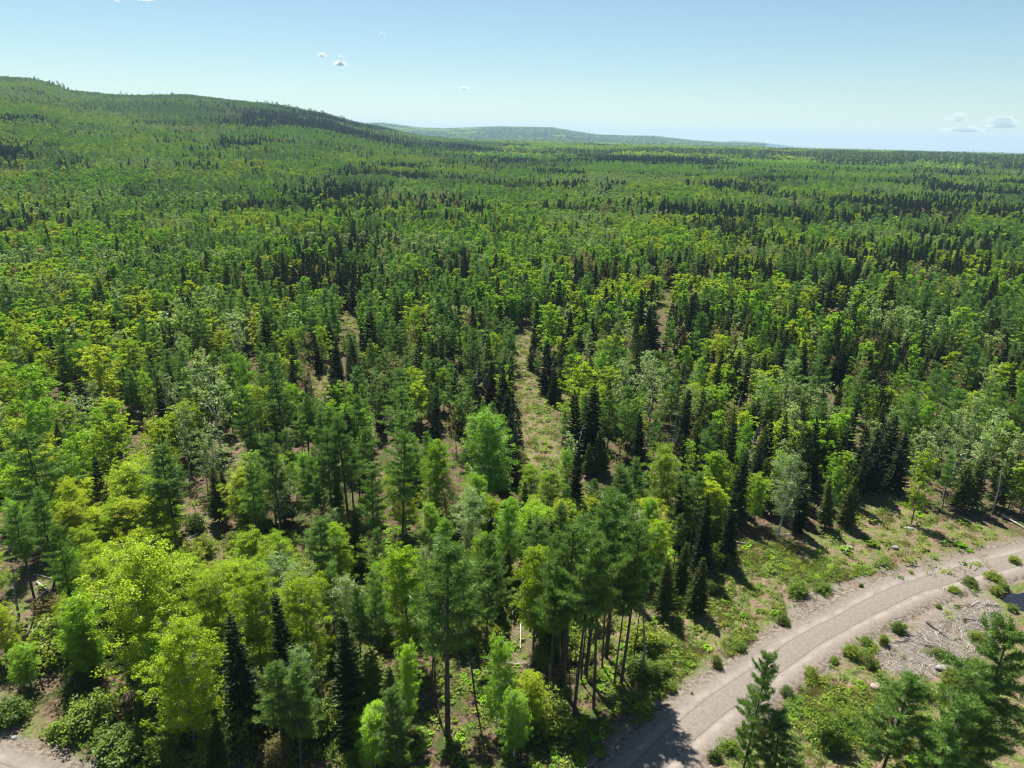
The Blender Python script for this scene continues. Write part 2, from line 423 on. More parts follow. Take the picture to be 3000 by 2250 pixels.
def gen_spruce(g, h, w, cb=0.06, q=1.0):
    ls = 1 / math.sqrt(q)
    k = 6; t = np.linspace(0, 1, k)
    P = np.stack([t * 0, t * 0, t * h], 1); P[0, 2] = -0.3
    W_ = [trunk_tube(P, 0.009 * h * (1.02 - t) + 0.008, 6 if q > .5 else 4)]
    step = 0.27 / q ** .3
    z = cb * h; C = []; D = []; SZ = []; S0 = []; S1 = []
    while z < h * 0.985:
        tt = (z - cb * h) / (h * (1 - cb))
        R = (w / 2) * (1 - tt) ** 0.85 * (0.75 + 0.25 * min(1, tt / .1)) + 0.05
        nb = max(4, int((6 + 5 * (1 - tt)) * q ** .2)); a0 = g.random() * 6.28
        for b in range(nb):
            az = a0 + b * 6.283 / nb + g.normal(0, .2)
            L = R * (0.72 + .42 * g.random())
            dh = np.array([math.cos(az), math.sin(az), 0]); pp = np.array([-dh[1], dh[0], 0])
            base = np.array([0, 0, z + g.normal(0, .05)])
            fall = -0.28 + 0.75 * tt
            cv = lambda s: base + dh * L * s + np.array([0, 0, L * (fall * s + .16 * s * s)])
            S0.append(cv(0)); S1.append(cv(.85))
            m = max(2, int(L * 9 * q ** .45) + 1)
            for j in range(m):
                s = 0.18 + 0.82 * (j + g.random()) / m
                for sd_ in (-1, 1):
                    c = cv(s)
                    d = dh * 0.75 + pp * sd_ * (0.85 - .5 * s) + np.array([0, 0, -0.22 + g.normal(0, .12)])
                    C.append(c); D.append(d); SZ.append(0.15 + 0.24 * (1 - s) * min(L, 1.5))
            C.append(cv(1)); D.append(dh + np.array([0, 0, .1])); SZ.append(.22)
        z += step * (.8 + .4 * g.random())
    for j in range(4): C.append(np.array([0, 0, h - .12 * j])); D.append(np.array([g.normal(0, .25), g.normal(0, .25), 1])); SZ.append(.3)
    C = np.array(C); D = norm(np.array(D)); SZ = np.array(SZ)
    if q > .3:
        W_.append(tubes(np.array(S0), np.array(S1), np.full(len(S0), .018), np.full(len(S0), .006), 3))
    V = []; A = []
    # flat needled twigs: a rhombus lying roughly level and one standing
    n = len(C); up = np.array([0, 0, 1.0]) + g.normal(0, .35, (n, 3))
    side = norm(np.cross(D, up)); wd = (0.062 * ls ** 1.1) * (1 + .3 * (q < .2))
    l = (SZ * ls ** .6)[:, None]
    q1 = np.stack([C - D * .05, C + D * l * .45 + side * wd, C + D * l, C + D * l * .45 - side * wd], 1)
    s2 = norm(np.cross(D, side)) * .8
    q2 = np.stack([C - D * .05, C + D * l * .45 + s2 * wd, C + D * l * .95, C + D * l * .45 - s2 * wd], 1)
    VV = np.concatenate([q1, q2]).reshape(-1, 3)
    f = np.arange(2 * n * 4).reshape(-1, 4)
    return W_, [(VV, f, 0.75 + .5 * g.random(2 * n))]
def gen_snag(g, h):
    k = 7; t = np.linspace(0, 1, k)
    P = np.stack([np.cumsum(g.normal(0, .12, k)), np.cumsum(g.normal(0, .12, k)), t * h], 1); P[0] = (0, 0, -.3)
    W_ = [trunk_tube(P, .13 * (1.05 - t) + .01, 7)]
    S0 = []; S1 = []
    for i in range(26):
        s = .25 + .75 * g.random(); a = np.array([np.interp(s * h, P[:, 2], P[:, 0]), np.interp(s * h, P[:, 2], P[:, 1]), s * h])
        az = g.random() * 6.28; L = (.3 + g.random() * 1.3) * (1.2 - s)
        S0.append(a); S1.append(a + np.array([math.cos(az) * L, math.sin(az) * L, L * g.normal(.3, .3)]))
    return W_, [tubes(np.array(S0), np.array(S1), np.full(26, .03), np.full(26, .006), 4)]

KINDS = {
    # kind: (height range, crown width/height, bark, leaf)
    'pine': ((8, 15), 0.38, 'bark_dark', 'pine'),
    'spruce': ((6, 11.5), 0.23, 'bark_dark', 'spruce'),
    'fir': ((6, 10.5), 0.31, 'bark_dark', 'fir'),
    'maple': ((6.5, 11), 0.52, 'bark_grey', 'maple'),
    'birch': ((7, 12), 0.34, 'bark_white', 'birch'),
    'aspen': ((8, 12.5), 0.36, 'bark_pale', 'aspen'),
    'bud': ((6, 10.5), 0.42, 'bark_grey', 'bud'),
}
def gen(kind, g, q):
    (h0, h1), wr, _, _ = KINDS[kind]
    h = 14.0 if kind in ('pine', 'aspen', 'birch') else (10.0 if kind in ('spruce', 'fir') else 12.0)
    w = h * wr * (0.88 + .24 * g.random())
    if kind == 'pine': return h, gen_pine(g, h, w, 0.28 + .2 * g.random(), q)
    if kind == 'spruce': return h, gen_spruce(g, h, w, .05, q)
    if kind == 'fir': return h, gen_spruce(g, h, w, .12, q)
    if kind == 'maple': return h, gen_broad(g, h, w, .22, 40, 5, 3, 46, .07, .05, .44, .48, .75, q)
    if kind == 'birch': return h, gen_broad(g, h, w, .20, 38, 5, 3, 46, .062, .046, .42, .7, 1.4, q, shape=.7, tr=.008)
    if kind == 'aspen': return h, gen_broad(g, h, w, .32, 26, 4, 3, 22, .07, .06, .45, .8, 1.3, q, wood=1.3, tr=.009, shape=.7, twigs=True)
    if kind == 'bud': return h, gen_broad(g, h, w, .28, 26, 4, 4, 8, .085, .05, .4, .8, 1.2, q, wood=1.3, tr=.009, twigs=True)
NV = 6
PROTO = {}
def proto(kind, lod):
    key = (kind, lod)
    if key not in PROTO:
        q = {0: 1.0, 1: 0.32}[lod]; out = []; hi = kind == 'pine_hi'; kind = kind.replace('_hi', '')
        for i in range(NV if lod else 6):
            g = np.random.default_rng(sum(map(ord, kind)) * 10 + i + lod * 100)
            h, (wd, lf) = gen(kind, g, q) if not hi else (14.0, gen_pine(g, 14.0, 4.7, .54 + .08 * g.random(), q))
            b = MT[KINDS[kind][2]]; l = MT[KINDS[kind][3]]
            out.append((h, new_mesh(kind + '_trunk', [(*p, 0) for p in wd], [b], True), new_mesh(kind + '_crown', [(*p, 0) for p in lf], [l])))
        PROTO[key] = out
    return PROTO[key]

# ------------------------------------------------------------------ scene objects
COL = S.collection
def tag(o, label=None, cat=None, group=None, kind=None):
    if label: o['label'] = label
    if cat: o['category'] = cat
    if group: o['group'] = group
    if kind: o['kind'] = kind
    return o
def add(name, me, parent=None, loc=None):
    o = bpy.data.objects.new(name, me); COL.objects.link(o)
    if parent is not None: o.parent = parent
    if loc is not None: o.location = loc
    return o
# ================================================================== SETTING
def ground_masks(x, y):
    rd = road_dist(x, y).reshape(np.shape(x))
    r = np.hypot(x, y)
    clear = inpoly(x, y, CLEAR) | inpoly(x, y, LEFTV)
    trail = inpoly(x, y, TRAIL)
    opn = np.zeros(np.shape(x), bool)
    for p in OPEN: opn |= inpoly(x, y, p)
    slash = inpoly(x, y, SLASH); grav = inpoly(x, y, GRAVPATCH); pond = inpoly(x, y, POND)
    return rd, clear, trail, opn, slash, grav, pond
def blur_az(a):   # soften masks across the polar grid
    b = a.astype(float)
    for _ in range(3):
        b = (np.roll(b, 1, 1) + b + np.roll(b, -1, 1)) / 3
        b[1:-1] = (b[:-2] + b[1:-1] + b[2:]) / 3
    return b
def build_ground():
    azs = np.concatenate([np.arange(-180, -60, 6), np.arange(-60, -42, 1.0), np.arange(-42, 42, 0.25), np.arange(42, 60, 1.0), np.arange(60, 180, 6)])
    azs = np.radians(azs)
    rs = np.concatenate([[0.5, 6, 14, 22, 30], np.arange(34, 120, 0.45), 120 * 1.012 ** np.arange(0, 500)])
    rs = rs[rs < 16000]
    A, Rr = np.meshgrid(azs, rs)
    X = np.sin(A) * Rr; Y = np.cos(A) * Rr
    rd, clear, trail, opn, slash, grav, pond = ground_masks(X, Y)
    Z = zterr(X, Y)
    bump = (fbm(X, Y, 2.6, 1) - .5) * 0.55 + (fbm(X, Y, 0.9, 4) - .5) * 0.22
    off = sstep(3.2, 6.0, rd)
    Z = Z + bump * off * (Rr < 400)
    Z -= 0.16 * (1 - sstep(2.4, 3.9, rd))
    Z -= 0.55 * blur_az(pond)
    n = len(azs); m = len(rs)
    V = np.stack([X, Y, Z], -1).reshape(-1, 3)
    i = np.arange(m - 1)[:, None]; j = np.arange(n)[None]; jn = (j + 1) % n
    f = np.stack([i * n + j, i * n + jn, (i + 1) * n + jn, (i + 1) * n + j], -1).reshape(-1, 4)[:, ::-1]
    m_, t, out = mat('ground_soil')
    me = new_mesh('ground', [(V, f, None, 0)], [m_], True)
    gr = np.clip(blur_az(clear) + 1.0 * blur_az(trail) + .75 * blur_az(opn), 0, 1)
    ba = np.clip(blur_az(slash | grav) + (1 - sstep(2.7, 4.1, rd)) , 0, 1)
    can = sstep(900, 2400, Rr)
    col = np.stack([gr, ba, can, np.ones_like(gr)], -1).reshape(-1, 4).astype(np.float32)
    ca = me.color_attributes.new('cover', 'FLOAT_COLOR', 'POINT'); ca.data.foreach_set('color', col.ravel())
    geo = N(t, 'ShaderNodeNewGeometry'); at_ = N(t, 'ShaderNodeAttribute', attribute_name='cover')
    sp = N(t, 'ShaderNodeSeparateColor'); t.links.new(at_.outputs['Color'], sp.inputs[0])
    def noise(s, d=4, lo=.4, hi=.6):
        nz = N(t, 'ShaderNodeTexNoise'); nz.inputs['Scale'].default_value = s; nz.inputs['Detail'].default_value = d
        t.links.new(geo.outputs['Position'], nz.inputs['Vector'])
        mr = N(t, 'ShaderNodeMapRange'); mr.inputs[1].default_value = lo; mr.inputs[2].default_value = hi
        t.links.new(nz.outputs[0], mr.inputs[0]); return mr.outputs[0]
    litter = mixrgb(t, noise(2.2, 5), (0.06, 0.042, 0.028), (0.15, 0.105, 0.07))
    floor = mixrgb(t, noise(0.45, 5, .45, .6), litter, (0.055, 0.075, 0.022))
    drygrass = mixrgb(t, noise(5, 4), (0.11, 0.078, 0.052), (0.23, 0.165, 0.11))
    green = mixrgb(t, noise(3.1, 5), (0.06, 0.09, 0.02), (0.14, 0.165, 0.045))
    grass = mixrgb(t, noise(0.7, 6, .40, .58), drygrass, green)
    gravel = mixrgb(t, noise(9, 5), (0.12, 0.10, 0.085), (0.24, 0.21, 0.18))
    gravel = mixrgb(t, noise(0.6, 4, .5, .7), gravel, drygrass)
    c1 = mixrgb(t, sp.outputs[0], floor, grass)
    fac = mth(t, 'MULTIPLY', sp.outputs[1], mth(t, 'ADD', noise(1.6, 4, .3, .55), .25)); 
    cl = N(t, 'ShaderNodeClamp'); t.links.new(fac, cl.inputs[0])
    c2 = mixrgb(t, cl.outputs[0], c1, gravel)
    can1 = mixrgb(t, noise(0.012, 6, .42, .58), (0.022, 0.042, 0.016), (0.065, 0.11, 0.024))
    can2 = mixrgb(t, noise(0.0016, 4, .45, .6), can1, (0.022, 0.038, 0.018))
    c3 = mixrgb(t, sp.outputs[2], c2, can2)
    d = N(t, 'ShaderNodeBsdfDiffuse'); t.links.new(c3, d.inputs[0]); t.links.new(d.outputs[0], out.inputs[0])
    bp = N(t, 'ShaderNodeBump'); bp.inputs['Strength'].default_value = .7; bp.inputs['Distance'].default_value = .06
    t.links.new(noise(12, 4, 0, 1), bp.inputs['Height']); t.links.new(bp.outputs[0], d.inputs['Normal'])
    return tag(add('ground', me), kind='structure')
build_ground()

def build_road():
    n = len(ROAD); T = np.gradient(ROAD, axis=0); T = T / np.linalg.norm(T, axis=1, keepdims=True)
    Np = np.stack([-T[:, 1], T[:, 0]], 1)
    cum = np.concatenate([[0], np.cumsum(np.linalg.norm(np.diff(ROAD, axis=0), axis=1))])
    us = np.concatenate([np.linspace(-5.6, -2.6, 10), np.linspace(-2.3, 2.3, 24), np.linspace(2.6, 5.6, 10)])
    wob = lambda s: (vnoise(cum, cum * 0, 3.0, s) - .5) * 1.8 - .35 + (vnoise(cum, cum * 0, .9, s + 5) - .5) * .7
    wl, wr = wob(1), wob(2)
    V = []
    for k, u in enumerate(us):
        uu = u + np.where(u < -2.6, -wl * (-u - 2.6) / 3, 0) + np.where(u > 2.6, wr * (u - 2.6) / 3, 0)
        z = 0.05 - 0.028 * np.exp(-((abs(u) - 1.1) / .32) ** 2) + .02 * np.exp(-(u / .5) ** 2) + .012 * np.exp(-((abs(u) - 2.1) / .25) ** 2)
        z = z - 0.26 * sstep(2.4, 4.0, abs(u)) + (vnoise(cum, cum * 0 + u * 3, 1.1, 8) - .5) * .03
        P = ROAD + Np * (uu[:, None] if np.ndim(uu) else uu)
        V.append(np.stack([P[:, 0], P[:, 1], np.broadcast_to(z, n)], 1))
    V = np.stack(V, 1); m = len(us)
    i = np.arange(n - 1)[:, None]; j = np.arange(m - 1)[None]
    f = np.stack([i * m + j, (i + 1) * m + j, (i + 1) * m + j + 1, i * m + j + 1], -1).reshape(-1, 4)
    mt, t, out = mat('road_gravel')
    me = new_mesh('road', [(V.reshape(-1, 3), f[:, ::-1], None, 0)], [mt], True)
    uv = me.attributes.new('across', 'FLOAT', 'POINT'); uv.data.foreach_set('value', np.tile(us, n).astype(np.float32))
    va = me.attributes.new('along', 'FLOAT', 'POINT'); va.data.foreach_set('value', np.repeat(cum, m).astype(np.float32))
    au = N(t, 'ShaderNodeAttribute', attribute_name='across').outputs['Fac']
    al = N(t, 'ShaderNodeAttribute', attribute_name='along').outputs['Fac']
    geo = N(t, 'ShaderNodeNewGeometry')
    def noise(vec, s, d=4, lo=.4, hi=.6):
        nz = N(t, 'ShaderNodeTexNoise'); nz.inputs['Scale'].default_value = s; nz.inputs['Detail'].default_value = d
        t.links.new(vec, nz.inputs['Vector'])
        mr = N(t, 'ShaderNodeMapRange'); mr.inputs[1].default_value = lo; mr.inputs[2].default_value = hi
        t.links.new(nz.outputs[0], mr.inputs[0]); return mr.outputs[0]
    cx = N(t, 'ShaderNodeCombineXYZ'); t.links.new(mth(t, 'MULTIPLY', au, 4.0), cx.inputs[0]); t.links.new(mth(t, 'MULTIPLY', al, .12), cx.inputs[1])
    streak = noise(cx.outputs[0], 1.0, 3, .35, .65)
    w = mth(t, 'MULTIPLY', mth(t, 'SUBTRACT', noise(geo.outputs['Position'], .10, 2, .3, .7), .5), .45)
    ab = mth(t, 'ABSOLUTE', mth(t, 'ADD', au, w))
    def band(c, s):
        x = mth(t, 'DIVIDE', mth(t, 'SUBTRACT', ab, c), s)
        return mth(t, 'POWER', 2.718, mth(t, 'MULTIPLY', mth(t, 'MULTIPLY', x, x), -1.0))
    base = mixrgb(t, noise(geo.outputs['Position'], 14, 5, .3, .7), (0.165, 0.138, 0.114), (0.25, 0.214, 0.18))
    base = mixrgb(t, mth(t, 'MULTIPLY', noise(geo.outputs['Position'], 3.5, 6, .45, .62), .4), base, (0.12, 0.10, 0.088))
    base = mixrgb(t, mth(t, 'MULTIPLY', streak, .35), base, (0.175, 0.152, 0.135))
    rut = mth(t, 'MULTIPLY', mth(t, 'MULTIPLY', band(1.32, .34), mth(t, 'ADD', noise(geo.outputs['Position'], .8, 5, .35, .6), .35)), .42)
    c = mixrgb(t, rut, base, (0.32, 0.28, 0.245))
    c = mixrgb(t, mth(t, 'MULTIPLY', band(.95, .07), .5), c, (0.09, 0.076, 0.066))
    edge = N(t, 'ShaderNodeMapRange'); edge.inputs[1].default_value = 1.85; edge.inputs[2].default_value = 2.8; t.links.new(ab, edge.inputs[0])
    dirt = mixrgb(t, noise(geo.outputs['Position'], 2.5, 5, .4, .6), (0.095, 0.074, 0.057), (0.20, 0.168, 0.138))
    c = mixrgb(t, edge.outputs[0], c, dirt)
    vo = N(t, 'ShaderNodeTexVoronoi'); vo.inputs['Scale'].default_value = 1.7; t.links.new(geo.outputs['Position'], vo.inputs['Vector'])
    st = N(t, 'ShaderNodeMapRange'); st.inputs[1].default_value = .09; st.inputs[2].default_value = .05; t.links.new(vo.outputs['Distance'], st.inputs[0])
    c = mixrgb(t, st.outputs[0], c, (0.34, 0.32, 0.30))
    d = N(t, 'ShaderNodeBsdfDiffuse'); t.links.new(c, d.inputs[0]); t.links.new(d.outputs[0], out.inputs[0])
    bp = N(t, 'ShaderNodeBump'); bp.inputs['Strength'].default_value = .6; bp.inputs['Distance'].default_value = .05
    t.links.new(noise(geo.outputs['Position'], 18, 4, 0, 1), bp.inputs['Height']); t.links.new(bp.outputs[0], d.inputs['Normal'])
    return tag(add('road', me), kind='structure')
build_road()

def build_water():
    c = np.mean(POND, 0); P = np.array(POND); P = c + (P - c) * 1.25
    V = np.concatenate([np.column_stack([P, np.full(len(P), -0.17)]), [[c[0], c[1], -0.17]]])
    k = len(P); f = np.array([(i, (i + 1) % k, k) for i in range(k)])
    m, t, out = mat('pond_water')
    p = N(t, 'ShaderNodeBsdfPrincipled'); p.inputs['Base Color'].default_value = (0.012, 0.012, 0.014, 1); p.inputs['Roughness'].default_value = .06
    t.links.new(p.outputs[0], out.inputs[0])
    me = new_mesh('water', [(V, f, None, 0)], [m])
    tag(add('water', me), kind='structure')
build_water()

# ------------------------------------------------------------------ clouds
def cloud_mat(dens):
    m, t, out = mat('cloud_vapour')
    v = N(t, 'ShaderNodeVolumePrincipled'); v.inputs['Color'].default_value = (1, 1, 1, 1); v.inputs['Density'].default_value = dens
    v.inputs['Anisotropy'].default_value = .1
    t.links.new(v.outputs[0], out.inputs['Volume'])
    return m
CM, CMP = cloud_mat(.0045), cloud_mat(.03)
import bmesh
def cloud(px, py, wpx, hpx, label, dist=9000, n=30, seed=0):
    g = np.random.default_rng(seed + 40)
    d = pdir(px, py); c = Vector((0, 0, H)) + d * dist; s = dist / FPX
    parts = []
    bm = bmesh.new(); bmesh.ops.create_icosphere(bm, subdivisions=3, radius=1)
    V0 = np.array([v.co[:] for v in bm.verts]); F0 = np.array([[v.index for v in f.verts] for f in bm.faces]); bm.free()
    for i in range(n):
        x = float(np.clip(g.normal(0, .22), -.36, .36)) * (i > 0); y = float(np.clip(g.normal(0, .2), -.3, .3)) * (i > 0); hh = (1 - abs(x) * 1.4)
        r = (.10 + .16 * g.random()) * max(hh, .35)
        ce = np.array([x * wpx * s, y * wpx * s * .7, (g.random() * .3 - .12 + .22 * hh) * hpx * s * (i > 0)])
        if i == 0:
            parts.append((V0 * np.array([.44 * wpx, .38 * wpx, .16 * hpx]) * s, F0, None, 0)); continue
        V = V0 * (1 + .4 * (np.sin(V0[:, :1] * 7 + i) * np.sin(V0[:, 1:2] * 6) * np.sin(V0[:, 2:] * 8))) * r * np.array([wpx * .8, wpx * .8, hpx * 1.1]) * s
        parts.append((V + ce, F0, None, 0))
    o = add('cloud', new_mesh('cloud', parts, [CM if px > 1400 else CMP], True), loc=c)
    tag(o, label, 'cloud', 'small fair weather clouds')
for a in ((310, -2, 46, 10, 'white cloud cut by the top edge of the sky above the wooded hill'),
          (252, 4, 12, 6, 'tiny cloud scrap beside the cloud at the top edge of the sky'),
          (735, 140, 30, 14, 'largest white puff of the three clouds above the hill shoulder'),
          (696, 121, 20, 12, 'small white puff up and left of the largest one above the hill'),
          (736, 124, 12, 6, 'faint wisp just over the largest puff above the hill'),
          (826, 75, 12, 8, 'tiny lone cloud high in the blue middle of the sky'),
          (1003, 192, 20, 9, 'thin pale wisp low above the distant blue ridge'),
          (1486, 267, 34, 6, 'flat faint streak of cloud low over the far plain'),
          (2066, 259, 40, 20, 'rounded pale cloud low above the horizon at the right end'),
          (2085, 282, 90, 14, 'long faint veil beneath the rounded cloud near the horizon'),
          (2165, 272, 60, 22, 'broad soft cloud low in the corner above the far forest'),
          (2160, 256, 50, 9, 'thin streak on top of the broad soft corner cloud')):
    cloud(*a[:4], a[4], seed=int(a[0]))
# ================================================================== TREES
GRP = {'pine': 'soft blue-green pines of the near forest', 'spruce': 'dark narrow spires of the near forest', 'fir': 'olive green firs of the near forest',
       'maple': 'yellow-green maples of the near forest', 'birch': 'bright green birches of the near forest', 'aspen': 'silvery aspens of the near forest',
       'bud': 'brownish budding trees of the near forest'}
OBN = {'pine': 'pine_tree', 'spruce': 'spruce_tree', 'fir': 'fir_tree', 'maple': 'maple_tree', 'birch': 'birch_tree', 'aspen': 'aspen_tree', 'bud': 'budding_tree'}
CAT = {'pine': 'pine', 'spruce': 'spruce', 'fir': 'fir', 'maple': 'maple', 'birch': 'birch', 'aspen': 'aspen', 'bud': 'budding tree'}
TREES = []      # dicts: kind,x,y,h,w(scale),label
def plant(kind, x, y, h, ws=1.0, label=None, lod=None, lean=0.0):
    TREES.append(dict(k=kind, x=float(x), y=float(y), h=float(h), ws=float(ws), label=label, lod=lod, lean=lean))
def top(kind, px, py, h, ws=1.0, label=None, lean=0.0):
    x, y = at(px, py, h); plant(kind, x, y, h, ws, label, lean=lean)
def cover_check(X, Y, h, w):
    """does this tree stand in front of open ground that the view shows?"""
    for fz in (1.0, .8, .6, .4):
        for sx in (-.32, 0, .32):
            q, r_, _ = project(X + sx * w, Y, h * fz)
            for p in SEEN:
                if inpoly(q, r_, p): return True
    return False
SEEN = [np.array(p, float) for p in (
    [(1112, 735), (1150, 740), (1152, 775), (1164, 850), (1180, 890), (1186, 955), (1216, 1005), (1200, 1018), (1172, 1010), (1154, 975), (1148, 925), (1134, 860)],
    [(1416, 640), (1424, 640), (1452, 684), (1442, 690)], [(738, 682), (770, 684), (765, 715), (740, 718)], [(680, 800), (712, 800), (708, 845), (682, 860)],
    [(1600, 845), (1620, 845), (1620, 865), (1600, 865)], [(400, 1110), (465, 1095), (475, 1160), (500, 1190), (440, 1215), (400, 1170)], [(490, 960), (525, 955), (525, 1000), (490, 1005)],
    [(1100, 1330), (1145, 1330), (1140, 1435), (1095, 1430)], [(30, 1250), (75, 1270), (140, 1330), (130, 1420), (40, 1380), (20, 1300)],
    [(1420, 1330), (1540, 1290), (1620, 1200), (1760, 1165), (1860, 1120), (1880, 1075), (1980, 1075), (2000, 1120), (2130, 1150), (2212, 1190), (2212, 1659), (1380, 1659), (1430, 1500)])]
def blocked(P):
    b = inpoly(P[:, 0], P[:, 1], CLEAR) | inpoly(P[:, 0], P[:, 1], LEFTV) | inpoly(P[:, 0], P[:, 1], TRAIL)
    for p in OPEN: b |= inpoly(P[:, 0], P[:, 1], p)
    b |= road_dist(P[:, 0], P[:, 1]) < 7.5
    return b
